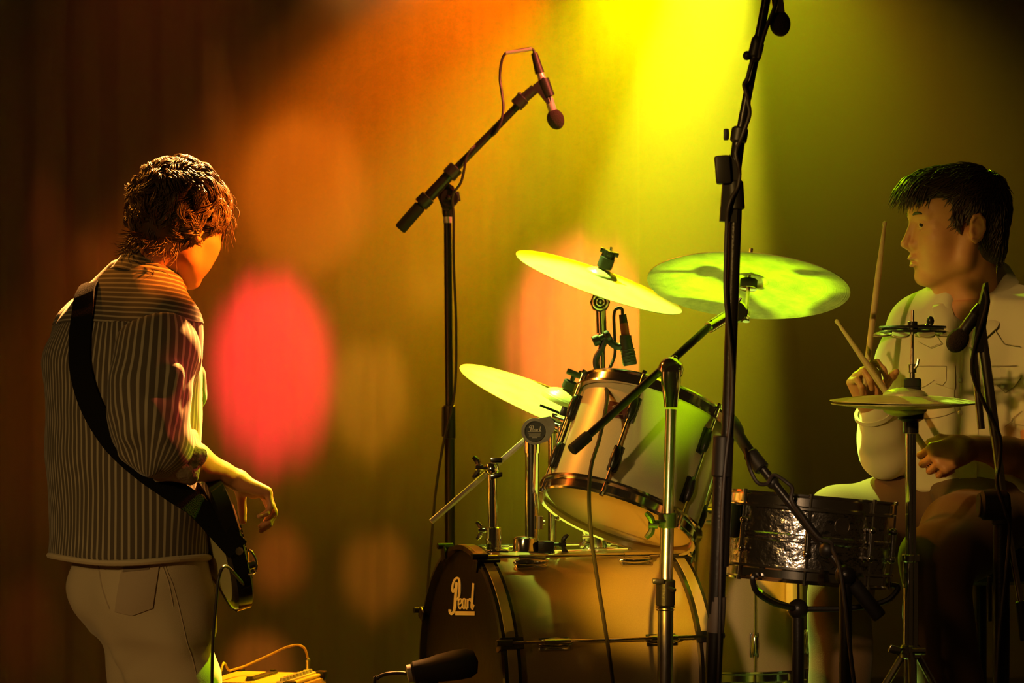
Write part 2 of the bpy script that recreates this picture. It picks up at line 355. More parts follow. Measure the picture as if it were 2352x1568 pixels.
# ------------------------------------------------------------------ fields: smooth bodies grown from limbs
class Field:
    def __init__(s, lo, hi, h):
        s.lo = np.asarray(lo, float); s.h = h
        s.n = np.ceil((np.asarray(hi, float)-s.lo)/h).astype(int)+1
        s.V = np.full(s.n, .08, np.float32)
    def _sub(s, lo, hi):
        a = np.clip(np.floor((lo-s.lo)/s.h).astype(int), 0, s.n-1); b = np.clip(np.ceil((hi-s.lo)/s.h).astype(int)+1, 1, s.n)
        if np.any(b <= a): return None, None
        g = [s.lo[i]+s.h*np.arange(a[i], b[i]) for i in range(3)]
        return tuple(slice(a[i], b[i]) for i in range(3)), (g[0][:,None,None], g[1][None,:,None], g[2][None,None,:])
    def _mix(s, sl, d, k, op):
        A = s.V[sl]
        if op == 'add':
            h = np.maximum(k-np.abs(A-d), 0)/k if k > 0 else 0
            s.V[sl] = np.minimum(A, d)-h*h*k*.25
        elif op == 'sub':
            d = -d; h = np.maximum(k-np.abs(A-d), 0)/k if k > 0 else 0
            s.V[sl] = np.maximum(A, d)+h*h*k*.25
    def cone(s, p0, p1, r0, r1=None, k=.01, op='add'):
        p0 = np.asarray(p0, float); p1 = np.asarray(p1, float); r1 = r0 if r1 is None else r1
        pad = max(r0, r1)+k+.012
        sl, g = s._sub(np.minimum(p0, p1)-pad, np.maximum(p0, p1)+pad)
        if sl is None: return s
        ab = p1-p0; L2 = max(np.dot(ab, ab), 1e-12)
        x, y, z = g[0]-p0[0], g[1]-p0[1], g[2]-p0[2]
        t = np.clip((x*ab[0]+y*ab[1]+z*ab[2])/L2, 0, 1)
        d = np.sqrt((x-t*ab[0])**2+(y-t*ab[1])**2+(z-t*ab[2])**2)-(r0+(r1-r0)*t)
        s._mix(sl, d.astype(np.float32), k, op); return s
    def chain(s, pts, k=.01, op='add'):
        for (p, r), (q, r2) in zip(pts, pts[1:]): s.cone(p, q, r, r2, k, op)
        return s
    def ell(s, c, R, rad, k=.01, op='add'):
        """R: rows are the axes"""
        c = np.asarray(c, float); rad = np.asarray(rad, float); pad = rad.max()+k+.012
        sl, g = s._sub(c-pad, c+pad)
        if sl is None: return s
        x, y, z = g[0]-c[0], g[1]-c[1], g[2]-c[2]
        R = np.eye(3) if R is None else np.asarray(R, float)
        q = [(x*R[i][0]+y*R[i][1]+z*R[i][2]) for i in range(3)]
        k0 = np.sqrt(sum((q[i]/rad[i])**2 for i in range(3))); k1 = np.sqrt(sum((q[i]/rad[i]**2)**2 for i in range(3)))
        d = k0*(k0-1)/np.maximum(k1, 1e-6)
        s._mix(sl, d.astype(np.float32), k, op); return s
    def loft(s, sl_, fdir, rdir, k=.02, e=2.3):
        """stack of (z, cx, cy, half width along rdir, half depth along fdir)"""
        A = np.array(sorted(sl_)); zlo, zhi = A[0,0], A[-1,0]; pad = .05
        rm = max(A[:,3].max(), A[:,4].max())+pad
        lo = np.array([A[:,1].min()-rm, A[:,2].min()-rm, zlo-pad]); hi = np.array([A[:,1].max()+rm, A[:,2].max()+rm, zhi+pad])
        sl, g = s._sub(lo, hi)
        z = g[2][0,0]
        def ip(c):
            zs, vs = A[:,0], A[:,c]
            o = np.interp(z, zs, vs)
            # smooth the profile a little
            return np.convolve(np.pad(o, 6, mode='edge'), np.ones(13)/13, 'valid')
        cx, cy, a, b = (ip(c)[None,None,:] for c in (1,2,3,4))
        x, y = g[0]-cx, g[1]-cy
        u = np.abs(x*rdir[0]+y*rdir[1]); v = np.abs(x*fdir[0]+y*fdir[1])
        q = ((u/a)**e+(v/b)**e)**(1/e)
        d = (q-1)*np.minimum(a, b)
        dz = np.maximum(zlo-g[2], g[2]-zhi)
        d = np.maximum(d, dz+0*d)
        s._mix(sl, d.astype(np.float32), k, 'add'); return s
    def cut(s, p, n):
        """remove everything on the side the normal points to"""
        g = [s.lo[i]+s.h*np.arange(s.n[i]) for i in range(3)]; n = unit(n)
        d = (g[0][:,None,None]-p[0])*n[0]+(g[1][None,:,None]-p[1])*n[1]+(g[2][None,None,:]-p[2])*n[2]
        s.V = np.maximum(s.V, d.astype(np.float32)); return s
    def mesh(s):
        V = s.V; V[0] = V[-1] = .05; V[:,0] = V[:,-1] = .05; V[:,:,0] = V[:,:,-1] = .05
        I = V < 0
        S = I[:-1,:-1,:-1].astype(np.int8)
        cnt = np.zeros(S.shape, np.int8)
        for a in (0,1):
            for b in (0,1):
                for c in (0,1): cnt += I[a:I.shape[0]-1+a, b:I.shape[1]-1+b, c:I.shape[2]-1+c]
        cells = np.argwhere((cnt > 0) & (cnt < 8)); N = len(cells)
        idx = np.full(S.shape, -1, np.int32); idx[cells[:,0], cells[:,1], cells[:,2]] = np.arange(N)
        co = [(a,b,c) for a in (0,1) for b in (0,1) for c in (0,1)]
        val = np.stack([V[cells[:,0]+a, cells[:,1]+b, cells[:,2]+c] for a,b,c in co], 1)
        acc = np.zeros((N,3)); num = np.zeros(N)
        for i in range(8):
            for j in range(i+1, 8):
                di = np.abs(np.array(co[i])-np.array(co[j]))
                if di.sum() != 1: continue
                m = (val[:,i] < 0) != (val[:,j] < 0); t = val[m,i]/(val[m,i]-val[m,j])
                acc[m] += np.array(co[i])+(np.array(co[j])-np.array(co[i]))*t[:,None]; num[m] += 1
        verts = s.lo+(cells+acc/num[:,None])*s.h
        F = []
        for ax in range(3):
            A = I; B = np.roll(I, -1, ax); e = A != B
            sl = [slice(1, -1)]*3; sl[ax] = slice(0, -1); m = np.zeros_like(e); m[tuple(sl)] = e[tuple(sl)]
            E = np.argwhere(m); o1, o2 = [(1,2),(2,0),(0,1)][ax]
            def cell(d1, d2):
                q = E.copy(); q[:,o1] -= d1; q[:,o2] -= d2; return idx[q[:,0], q[:,1], q[:,2]]
            Q = np.stack([cell(1,1), cell(0,1), cell(0,0), cell(1,0)], 1)
            fl = ~A[E[:,0],E[:,1],E[:,2]]; Q[fl] = Q[fl][:,::-1]
            F.append(Q)
        F = np.concatenate(F); F = F[(F >= 0).all(1)]
        return verts, F
def relax(verts, faces, it=2, w=.5):
    E = np.concatenate([faces[:,[0,1]], faces[:,[1,2]], faces[:,[2,3]], faces[:,[3,0]]])
    n = len(verts)
    deg = np.bincount(E[:,0], minlength=n)+np.bincount(E[:,1], minlength=n)
    for _ in range(it):
        a = np.zeros((n,3))
        for c in range(3):
            a[:,c] = np.bincount(E[:,0], verts[E[:,1],c], n)+np.bincount(E[:,1], verts[E[:,0],c], n)
        verts = verts*(1-w)+w*a/np.maximum(deg, 1)[:,None]
    return verts
def merge_meshes(L):
    V = []; F = []; b = 0
    for v, f in L: V.append(v); F.append(f+b); b += len(v)
    return np.concatenate(V), np.concatenate(F)
# ------------------------------------------------------------------ the setting
m_floor = mat('stage_floor_boards', (.030,.022,.016), .45, bump=(40,.2))
m_curt = mat('curtain_velour', (.14,.12,.11), .95, sheen=.2, bump=(60,.3,(1,1,.15)))
m_wall = mat('painted_back_wall', (.16,.13,.10), .9, bump=(20,.2))
mb = MB(); mb.box((0,6.5,-.05), (6,0,0), (0,7.5,0), (0,0,.05)); structure(mb.build('floor', m_floor, smooth=False))
mb = MB(); mb.box((1.5,12.6,3), (7.5,0,0), (0,.05,0), (0,0,3)); structure(mb.build('wall_back', m_wall, smooth=False))
# riser under the kit, its deck of boards
mb = MB(); mb.box((.88,6.15,.20), (1.30,0,0), (0,1.02,0), (0,0,.199)); rz = structure(mb.build('riser_floor', M['tolex'], smooth=False))
mb = MB(); mb.box((.88,6.15,.41), (1.31,0,0), (0,1.03,0), (0,0,.0099)); mb.build('deck', m_floor, rz, smooth=False)
RZ = .42
# the curtain: pleated cloth, bunched in uneven folds
rnd = np.random.RandomState(3)
def curtain(name, x0, x1, y0, z0, z1, parent=None):
    xs = np.arange(x0, x1+1e-6, .012); n = len(xs)
    ph = np.cumsum(.012*2*PI/(.17*(1+.35*np.interp(xs, np.linspace(x0, x1, 40), rnd.uniform(-1, 1, 40)))))
    am = .015*(1+.6*np.interp(xs, np.linspace(x0, x1, 55), rnd.uniform(-1, 1, 55)))
    zs = np.linspace(z0, z1, 14); V = []
    for j, z in enumerate(zs):
        dr = np.interp(xs, np.linspace(x0, x1, 30), rnd.uniform(-1, 1, 30))*.006
        V.append(np.stack([xs, y0+am*np.sin(ph+.25*math.sin(j*.7))+.005*np.sin(2.3*ph+1)+dr, np.full(n, z)], 1))
    V = np.concatenate(V); F = []
    m = len(V); V = np.concatenate([V, V+np.array([0, .006, 0])])
    a = np.arange(n-1)
    for j in range(len(zs)-1):
        q = np.stack([a+j*n, a+1+j*n, a+1+(j+1)*n, a+(j+1)*n], 1); F.append(q); F.append(q[:,::-1]+m)
    j = len(zs)-1; F.append(np.array([[ (n-1)+k*n, (n-1)+k*n+m, (n-1)+(k+1)*n+m, (n-1)+(k+1)*n] for k in range(j)]))
    return link(name, V, np.concatenate(F), m_curt, parent, sharp=None)
cu = curtain('stage_curtain', -4.6, .497, CURT_Y, .03, 5.6)
tag(cu, 'tall pleated curtain hung behind the stage, ending behind the cymbals', 'curtain')
# haze hanging over the back of the stage
hz = MB(); hz.box((0, 7.78, 2.25), (4.4,0,0), (0,.86,0), (0,0,2.24))
mh = bpy.data.materials.new('stage_haze'); mh.use_nodes = True; nt = mh.node_tree; nt.nodes.clear()
ou = nt.nodes.new('ShaderNodeOutputMaterial'); vs = nt.nodes.new('ShaderNodeVolumeScatter')
vs.inputs['Density'].default_value = .20; vs.inputs['Anisotropy'].default_value = .2; vs.inputs['Color'].default_value = (1,1,1,1)
# density thinned towards the floor to make the beams fade sooner
gm = nt.nodes.new('ShaderNodeNewGeometry'); sz = nt.nodes.new('ShaderNodeSeparateXYZ'); mr = nt.nodes.new('ShaderNodeMapRange')
nt.links.new(gm.outputs['Position'], sz.inputs[0]); nt.links.new(sz.outputs['Z'], mr.inputs['Value'])
mr.inputs['From Min'].default_value = .9; mr.inputs['From Max'].default_value = 2.5; mr.inputs['To Min'].default_value = .03; mr.inputs['To Max'].default_value = .26
nt.links.new(mr.outputs['Result'], vs.inputs['Density'])
nt.links.new(vs.outputs[0], ou.inputs['Volume'])
hz = hz.build('haze', mh, smooth=False); hz['kind'] = 'stuff'; hz['label'] = 'smoky haze lit yellow and orange above the back of the stage'; hz['category'] = 'haze'
# ------------------------------------------------------------------ drums
def cym_normal(P, ang, ratio, under=False):
    v = unit(np.array([0,0,CAMZ])-P); up = unit(np.array([0,0,1.])-v*v[2]); rt = np.cross(up, v)  # to the right as the audience sees it
    rt = unit(rt); rt = rt if rt[0] > 0 else -rt
    e = math.asin(ratio); a = math.radians(ang)
    n = math.cos(e)*(rt*math.sin(a)+up*math.cos(a))+math.sin(e)*v*(-1 if under else 1)
    return unit(n)
def cymbal_prof(R, bell=.19, bow=.075, th=.0016, bellh=.02):
    """outer skin then back along the underside"""
    top = []
    for t in np.linspace(1, bell, 14):
        top.append((R*t, R*bow*(1-((t-bell)/(1-bell))**1.6)))
    h0 = R*bow
    for k in range(1, 9):
        a = k/9*PI/2
        top.append((R*bell*math.cos(a), h0+bellh*math.sin(a)*.98))
    top.append((.006, h0+bellh))
    bot = [(max(r, .006), h-th) for r, h in reversed(top)]
    return top+bot
def disc_object(name, prof, m, parent, center, n, seg=96, spin=0):
    mb = MB(); mb.lathe((0,0,0), (0,0,1), prof, seg, closed=True)
    me = bpy.data.meshes.new(name); me.from_pydata(mb.v, [], mb.f); me.update(); me.shade_smooth(); me.set_sharp_from_angle(angle=math.radians(50))
    me.materials.append(m); o = bpy.data.objects.new(name, me); C.objects.link(o); o.parent = parent
    o.rotation_euler = Vector(n).to_track_quat('Z', 'Y').to_euler(); o.location = Vector(center-root_loc(parent))
    return o
def cymbal_thing(label, P, n, R, m, th=.0016, bow=.075, bellh=.02, bell=.19, group=None):
    """P: centre of the rim plane"""
    t = thing('cymbal', label, 'cymbal', P, group)
    disc_object('bow', [(r, h) for r, h in cymbal_prof(R, bell, bow, th, bellh)], m, t, P, n)
    return t

def drum(t, c0, axis, R, L, shell_m, nlug, lug0, hooph, parts):
    """shell, hoops, lugs with rods; axis points from the first head to the second"""
    a = unit(axis)
    return a

# ---- bass drum
ax = unit((.94,.342,0)); nn = np.array([.342,-.94,0]); Z = np.array([0,0,1.])
B0 = W(1055,1558,5.85); BL = .50; RB = .283
bd = thing('bass_drum', 'big champagne bass drum lying on its side, black front head lettered in cream', 'drum', (B0[0], B0[1], RZ))
mb = MB(); mb.lathe(B0, ax, [(RB,.03),(RB,BL-.03),(RB-.008,BL-.03),(RB-.008,.03)], 96, closed=True); mb.build('shell', M['shell'], bd)
for s0 in (0, BL-.042):
    mb = MB(); mb.lathe(B0+ax*s0, ax, [(RB+.006,0),(RB+.016,.002),(RB+.016,.040),(RB+.006,.042),(RB+.004,.02)], 96, closed=True)
    h = mb.build('hoop', M['hoopblack'], bd)
    mb = MB(); mb.lathe(B0+ax*s0, ax, [(RB+.0155,.010),(RB+.0172,.011),(RB+.0172,.032),(RB+.0155,.033)], 96, closed=True); mb.build('hoop_inlay', M['hoopgold'], h)
mb = MB(); mb.lathe(B0+ax*.012, ax, [(0,0),(RB*.5,.0),(RB-.01,0),(RB+.004,.004),(RB+.004,.012),(0,.002)], 96); fh = mb.build('front_head', M['blackhead'], bd)
fh['label'] = 'black front head with cream script lettering'
mb = MB(); mb.lathe(B0+ax*(BL-.014), ax, [(0,0),(RB-.01,0),(RB+.004,-.004),(RB+.004,.006),(0,.004)], 96); mb.build('batter_head', M['whitehead'], bd)
def LG(px, py):
    r = W(px, py, 1)-np.array([0,0,CAMZ]); q = B0+ax*.011-np.array([0,0,CAMZ]); h = r*(np.dot(q, ax)/np.dot(r, ax))-q
    return (np.dot(h, nn), h[2])
mb = MB(); c = B0+ax*.011; s = .0062
def LC(*pts): return [LG(1020+x/14.26, 1310+y/14.26) for x, y in pts]
def raw(*pts): return list(pts)
strk = [
 (LC((370,600),(345,665),(300,690),(285,600),(310,440),(360,310),(435,240),(495,270),(525,380),(530,560),(520,760),(490,880),(430,960)), .0145),
 (LC((430,385),(412,650),(385,930),(372,1180),(330,1350),(260,1415),(212,1370),(205,1270)), .0185),
 (LC((505,1090),(575,1060),(590,970),(545,925),(495,1000),(490,1140),(520,1235),(565,1230),(605,1170)), .0090),
 (LC((715,950),(660,925),(625,1040),(640,1210),(685,1230),(715,1100)), .0100), (LC((725,930),(722,1140),(745,1245),(780,1230)), .0105),
 (LC((795,935),(790,1230)), .0115), (LC((800,1000),(850,930),(890,945),(880,1010)), .0110),
 (LC((978,415),(958,680),(935,1000),(922,1190),(945,1240),(990,1120)), .0145),
]
strk_px = [
 (raw((370,600),(345,665),(300,690),(285,600),(310,440),(360,310),(435,240),(495,270),(525,380),(530,560),(520,760),(490,880),(430,960)), .0145),
 (raw((430,385),(412,650),(385,930),(372,1180),(330,1350),(260,1415),(212,1370),(205,1270)), .0185),
 (raw((505,1090),(575,1060),(590,970),(545,925),(495,1000),(490,1140),(520,1235),(565,1230),(605,1170)), .0090),
 (raw((715,950),(660,925),(625,1040),(640,1210),(685,1230),(715,1100)), .0100), (raw((725,930),(722,1140),(745,1245),(780,1230)), .0105),
 (raw((795,935),(790,1230)), .0115), (raw((800,1000),(850,930),(890,945),(880,1010)), .0110),
 (raw((978,415),(958,680),(935,1000),(922,1190),(945,1240),(990,1120)), .0145),
]
for pts, wd in strk: mb.ribbon(pts, wd, c, nn, Z, -ax, wv=.33)
mb.ribbon(LC((385,1395),(1025,1400)), .0090, c, nn, Z, -ax, smooth=False)
mb.build('lettering', M['logo'], fh)
for k in range(8):
    th = math.radians(25+45*k); rd = Z*math.cos(th)+nn*math.sin(th); tg = np.cross(ax, rd)
    if abs(th-math.radians(160)) > 9: pass
    for s0, sg in ((.0,1),(BL,-1)):
        mb = MB()  # claw hooked over the hoop and T rod end
        mb.box(B0+ax*(s0+sg*.022)+rd*(RB+.021), ax*.026, tg*.013, rd*.0035, .002)
        mb.box(B0+ax*(s0-sg*.003)+rd*(RB+.008), ax*.003, tg*.013, rd*.015, .002)
        mb.cyl(B0+ax*(s0-sg*.016)+rd*(RB+.027), B0+ax*(s0+sg*.02)+rd*(RB+.027), .007, seg=12)
        mb.build('claw', M['black'], bd)
    mb = MB(); mb.cyl(B0+ax*.0+rd*(RB+.024), B0+ax*BL+rd*(RB+.024), .0035, seg=10); mb.build('tension_rod', M['chrome'], bd)
    for lc in (.125, BL-.125):
        mb = MB(); q = B0+ax*lc+rd*(RB+.010)
        mb.ball(q, .012, 14, ax, 3.6); mb.box(B0+ax*lc+rd*(RB+.003), ax*.036, tg*.014, rd*.003, .002)
        mb.cyl(q+rd*.012-ax*.03, q+rd*.012+ax*.03, .0065, seg=12)
        mb.build('lug', M['chrome'], bd)
for sg in (-1, 1):
    mb = MB(); p = B0+ax*.10+nn*sg*.20-Z*.20; mb.cyl(p, np.array([p[0]-.10, p[1]+nn[1]*sg*.12, RZ+.012]), .008, seg=12); mb.ball(np.array([p[0]-.10, p[1]+nn[1]*sg*.12, RZ+.012]), .012, 10); mb.build('spur', M['chrome'], bd)
for px, sg in ((994,-1),(952,-1)): pass

# fittings on top of the bass drum: tom holder with round badge, and a short post with a clamped rod
TOPZ = B0[2]+RB
th_ = thing('tom_holder', 'chrome tom holder post with a round lettered badge on top of the bass drum', 'drum hardware', W(1222,1262,5.91))
def D(px, py, d=5.91): return W(px, py, d)
mb = MB(); mb.cyl(D(1222,1268), D(1222,1022), .0155, seg=20); mb.cyl(D(1222,1040), D(1222,1008), .018, seg=20); mb.build('post', M['chrome'], th_)
mb = MB(); mb.lathe(D(1208,1266), (-.03,0,1), [(.033,0),(.030,.005),(.027,.030),(.0225,.034),(0,.034)], 28); mb.box(D(1215,1270), (.052,0,0), (0,.04,0), (0,0,.006), .004); mb.build('base_bracket', M['chrome'], th_)
mb = MB(); mb.box(D(1254,1256,5.9), (.018,0,0), (0,.02,0), (0,0,.014), .004); mb.cyl(D(1262,1250,5.9), D(1290,1250,5.9), .004, seg=8); wingnut(mb, D(1292,1250,5.9), (1,0,0), (0,0,1), .016); mb.build('wing_clamp', M['black'], th_)
mb = MB(); mb.cyl(D(1240,1215,5.89), D(1240,1185,5.89), .0075, seg=10); mb.cyl(D(1236,1200,5.89), D(1252,1200,5.89), .005, seg=8); mb.build('memory_lock', M['brushed'], th_)
mb = MB(); bc = D(1228,990,5.885); by = np.array([0,-1.,0]); X = np.array([1.,0,0])
ol = [(.030*math.cos(t), .030*math.sin(t)) for t in np.radians(np.linspace(75, 290, 24))]+[(.030,-.022),(.050,.012),(.036,.034)]
mb.prism(ol, bc, X, Z, by, -.028, .010); hd = mb.build('clamp_head', M['brushed'], th_)
mb = MB(); mb.lathe(bc+by*.010, by, [(.0235,0),(.0235,.0035),(.0215,.0035),(.0215,.001),(0,.001)], 40, ax=(X, Z, by)); bg = mb.build('badge', M['plastic'], hd)
mb = MB(); q = bc+by*.0112; k_ = .0175/.9

for pts, wd in strk_px: mb.ribbon([((x-615)*3.7e-5, (1235-y)*1.22e-5+.0012) for x, y in pts], wd*.13, q, X, Z, by, wv=.45)
for j, (hw, yy) in enumerate([(.0150,-.0005),(.0140,-.0045),(.0130,-.0075),(.0130,-.0105),(.0060,-.0145)]): mb.ribbon([(-hw,yy),(hw,yy)], .0011, q, X, Z, by, smooth=False)
mb.build('badge_print', M['grey'], bg)
mb = MB(); mb.cyl(D(1262,975,5.90), D(1330,1000,5.84), .011, seg=14); mb.cyl(D(1272,960,5.9), D(1318,975,5.86), .008, seg=12); mb.ball(D(1296,988,5.87), .017, 14); mb.cyl(D(1275,950,5.9), D(1270,968,5.9), .006, seg=8)
mb.build('tom_arm', M['chrome'], th_)
mb = MB(); mb.box(D(1298,945,5.86), (.010,0,-.003), (0,.006,0), (.004,0,.010), .002); mb.cyl(D(1302,950,5.86), D(1298,975,5.87), .004, seg=8); mb.cyl(D(1240,930,5.88), D(1285,948,5.88), .003, seg=8); mb.build('wing_bolt', M['black'], th_)

ap = thing('accessory_post', 'short chrome post with a slanting hexagonal rod, beside the badge post', 'drum hardware', W(1133,1262,5.89))
mb = MB(); mb.cyl(D(1133,1265,5.89), D(1130,1085,5.89), .0105, seg=18); mb.build('post', M['chrome'], ap)
mb = MB(); mb.cyl(D(1134,1262,5.89), D(1134,1210,5.89), .0175, seg=20, bev=.002); mb.cyl(D(1134,1240,5.89), D(1134,1236,5.89), .0195, seg=20); mb.box(D(1133,1268,5.89), (.035,0,0), (0,.03,0), (0,0,.006), .003)
mb.cyl(D(1134,1218,5.89), D(1108,1218,5.89), .004, seg=8); wingnut(mb, D(1106,1218,5.89), (-1,0,0), (0,0,1), .014); mb.build('collar', M['chrome'], ap)
mb = MB(); mb.ball(D(1130,1077,5.89), .017, 16); mb.box(D(1140,1056,5.89), (.013,0,0), (0,.012,0), (0,0,.006), .003); mb.box(D(1140,1092,5.89), (.014,0,.004), (0,.013,0), (0,0,.006), .003)
mb.cyl(D(1120,1075,5.87), D(1103,1075,5.87), .004, seg=8); wingnut(mb, D(1101,1073,5.87), (-1,0,0), (0,0,1), .017); mb.build('clamp', M['chrome'], ap)
mb = MB(); mb.cyl(D(990,1198,5.86), D(1208,1008,5.93), .0068, seg=6); mb.build('hexagonal_rod', M['nickel'], ap)

bp_ = thing('rear_post', 'stubby chrome post showing below the rack tom, lit green', 'drum hardware', W(1375,1255,6.02))
mb = MB(); mb.cyl(W(1376,1258,6.02), W(1376,1130,6.02), .014, seg=18); mb.cyl(W(1376,1262,6.02), W(1376,1225,6.02), .018, seg=18); mb.box(W(1385,1262,6.02), (.035,0,0), (0,.03,0), (0,0,.006), .003); mb.build('post', M['chrome'], bp_)
mb = MB(); wingnut(mb, W(1346,1232,6.02), (-1,0,0), (0,0,1), .017); mb.cyl(W(1350,1232,6.02), W(1370,1232,6.02), .004, seg=8); mb.build('wing_nut', M['chrome'], bp_)

# ---- rack tom
T0 = W(1420,1188,5.80); v = unit(T0-np.array([0,0,CAMZ])); s18 = math.sin(math.radians(17.5)); c18 = math.cos(math.radians(17.5))
ta = unit(c18*np.array([.345,0,.939])+s18*np.array([0,1.,.0])); TL = .268; RT = .172
tm = thing('rack_tom', 'cream rack tom tilted over the bass drum with its lower head showing', 'drum', T0)
tx, ty, _ = frame(ta, (0,-1,0)); tn = unit(-np.array([0,1.,0])+ta*ta[1]); tr = np.cross(tn, ta)  # toward the lens, and sideways
if tr[0] < 0: tr = -tr
mb = MB(); mb.lathe(T0, ta, [(RT,.012),(RT,TL-.012),(RT-.007,TL-.012),(RT-.007,.012)], 96, closed=True); mb.build('shell', M['shelltom'], tm)
hoopp = [(RT+.002,-.004),(RT+.010,-.006),(RT+.012,-.002),(RT+.0085,.002),(RT+.0085,.018),(RT+.018,.022),(RT+.018,.027),(RT+.005,.026)]
for s0, sg, nm in ((0,1,'bottom_hoop'),(TL,-1,'top_hoop')):
    mb = MB(); mb.lathe(T0+ta*s0, ta*sg, [(r, h-.006) for r, h in hoopp], 96, closed=True); mb.build('hoop', M['chrome'], tm)
mb = MB(); mb.lathe(T0+ta*.004, ta, [(0,0),(RT*.9,0),(RT-.004,.001),(RT,.006),(RT-.004,.008),(0,.003)], 96); lh = mb.build('head', M['head'], tm); lh['label'] = 'translucent amber lower head'
mb = MB(); mb.lathe(T0+ta*(TL-.006), ta, [(0,0),(RT,-.004),(RT,.004),(0,.003)], 96); mb.build('head', M['whitehead'], tm)
for k in range(6):
    th = math.radians(-19+60*k); rd = tn*math.cos(th)+tr*math.sin(th); tg = np.cross(ta, rd)
    for lc in (.075, TL-.075):
        mb = MB(); q = T0+ta*lc+rd*(RT+.010); mb.ball(q, .0105, 14, ta, 3.2); mb.box(T0+ta*lc+rd*(RT+.003), ta*.030, tg*.011, rd*.004, .002)
        mb.build('lug', M['black'], tm)
    mb = MB(); mb.cyl(T0-ta*.012+rd*(RT+.013), T0+ta*(TL+.012)+rd*(RT+.013), .0033, seg=10)
    for e_ in (-.012, TL+.012): mb.cyl(T0+ta*(e_-.004)+rd*(RT+.013), T0+ta*(e_+.004)+rd*(RT+.013), .0055, seg=8)
    mb.build('tension_rod', M['chrome'], tm)
th = math.radians(-30); rd = tn*math.cos(th)+tr*math.sin(th); tg = np.cross(ta, rd); tg = tg if tg[0] > 0 else -tg
mb = MB(); mb.box(T0+ta*.186+rd*(RT+.0015), tg*.026, ta*.018, rd*.0012, .0008); bd2 = mb.build('badge', M['redlabel'], tm)
mb = MB(); mb.ribbon([(-.014,.004),(-.008,.009),(-.004,.003),(-.009,.0),(-.010,-.006)], .002, T0+ta*.186+rd*(RT+.0027), tg, ta, rd); mb.ribbon([(-.002,.001),(.006,.002),(.013,.006)], .002, T0+ta*.186+rd*(RT+.0027), tg, ta, rd); mb.ribbon([(-.016,-.010),(.016,-.010)], .0015, T0+ta*.186+rd*(RT+.0027), tg, ta, rd, smooth=False); mb.build('badge_print', M['grey'], bd2)
th = math.radians(-97); rd = tn*math.cos(th)+tr*math.sin(th); tg = np.cross(ta, rd)
mb = MB(); mb.box(T0+ta*.155+rd*(RT+.007), ta*.045, tg*.028, rd*.007, .005); mb.build('mount_plate', M['black'], tm)

# ---- floor tom behind the snare
F0 = W(1690,1175,6.55); FL = .40; RF = .196; F0b = F0-Z*FL
ft = thing('floor_tom', 'champagne floor tom standing behind the chrome snare drum', 'drum', (F0[0], F0[1], RZ))
mb = MB(); mb.lathe(F0b, Z, [(RF,.01),(RF,FL-.01),(RF-.007,FL-.01),(RF-.007,.01)], 80, closed=True); mb.build('shell', M['shell'], ft)
for s0, sg in ((0,1),(FL,-1)):
    mb = MB(); mb.lathe(F0b+Z*s0, Z*sg, [(r+RF-RT, h-.006) for r, h in hoopp], 80, closed=True); mb.build('hoop', M['chrome'], ft)
    mb = MB(); mb.lathe(F0b+Z*(s0+sg*.002), Z, [(0,0),(RF,0),(RF,.003),(0,.003)], 60); mb.build('head', M['whitehead'], ft)
for k in range(8):
    th = math.radians(8+45*k); rd = np.array([math.sin(th), -math.cos(th), 0]); tg = np.cross(Z, rd)
    for lc in (.085, FL-.085): mb = MB(); q = F0b+Z*lc+rd*(RF+.009); mb.ball(q, .0105, 12, Z, 3.4); mb.box(F0b+Z*lc+rd*(RF+.002), Z*.03, tg*.011, rd*.004, .002); mb.build('lug', M['chrome'], ft)
    mb = MB(); mb.cyl(F0b-Z*.01+rd*(RF+.013), F0b+Z*(FL+.01)+rd*(RF+.013), .0033, seg=8); mb.build('tension_rod', M['chrome'], ft)
for k in range(3):
    th = math.radians(38+120*k); rd = np.array([math.sin(th), -math.cos(th), 0]); tg = np.cross(Z, rd)
    q = F0b+rd*(RF+.022)
    mb = MB(); mb.box(F0b+Z*.20+rd*(RF+.014), Z*.035, tg*.018, rd*.012, .004); mb.build('leg_bracket', M['nickel'], ft)
    mb = MB(); mb.tube([q+Z*.28, q+Z*.05, q-Z*.05, np.array([q[0]+rd[0]*.05, q[1]+rd[1]*.05, RZ+.05]), np.array([q[0]+rd[0]*.05, q[1]+rd[1]*.05, RZ+.012])], .0065, 10, 5); mb.ball(np.array([q[0]+rd[0]*.05, q[1]+rd[1]*.05, RZ+.014]), .013, 10); mb.build('leg', M['chrome'], ft)

# ---- snare drum
S1 = W(1853,1150,5.5); sa = unit((.085,.035,1)); SL = .158; RS = .176; S0 = S1-sa*SL
sn = thing('snare_drum', 'hammered chrome snare drum beside the hi-hat stand, in front of the drummer', 'drum', S0)
mb = MB(); prof = [(RS,.008),(RS,.070),(RS+.003,.073),(RS+.003,.077),(RS+.0005,.079),(RS+.003,.081),(RS+.003,.085),(RS,.088),(RS,SL-.008),(RS-.003,SL-.008),(RS-.003,.008)]
mb.lathe(S0, sa, prof, 96, closed=True)
M['hammered'] = mat('hammered_steel', (.66,.62,.60), .17, 1.0, bump=(55,.30)); mb.build('shell', M['hammered'], sn)
sh = [(RS+.002,-.004),(RS+.010,-.006),(RS+.011,-.002),(RS+.0075,.002),(RS+.0075,.018),(RS+.015,.021),(RS+.015,.026),(RS+.005,.025)]
for s0, sg in ((0,1),(SL,-1)):
    mb = MB(); mb.lathe(S0+sa*s0, sa*sg, [(r, h-.006) for r, h in sh], 96, closed=True); mb.build('hoop', M['chrome'], sn)
mb = MB(); mb.lathe(S0+sa*(SL-.006), sa, [(0,0),(RS,0),(RS,.003),(0,.003)], 60); mb.build('head', M['whitehead'], sn)
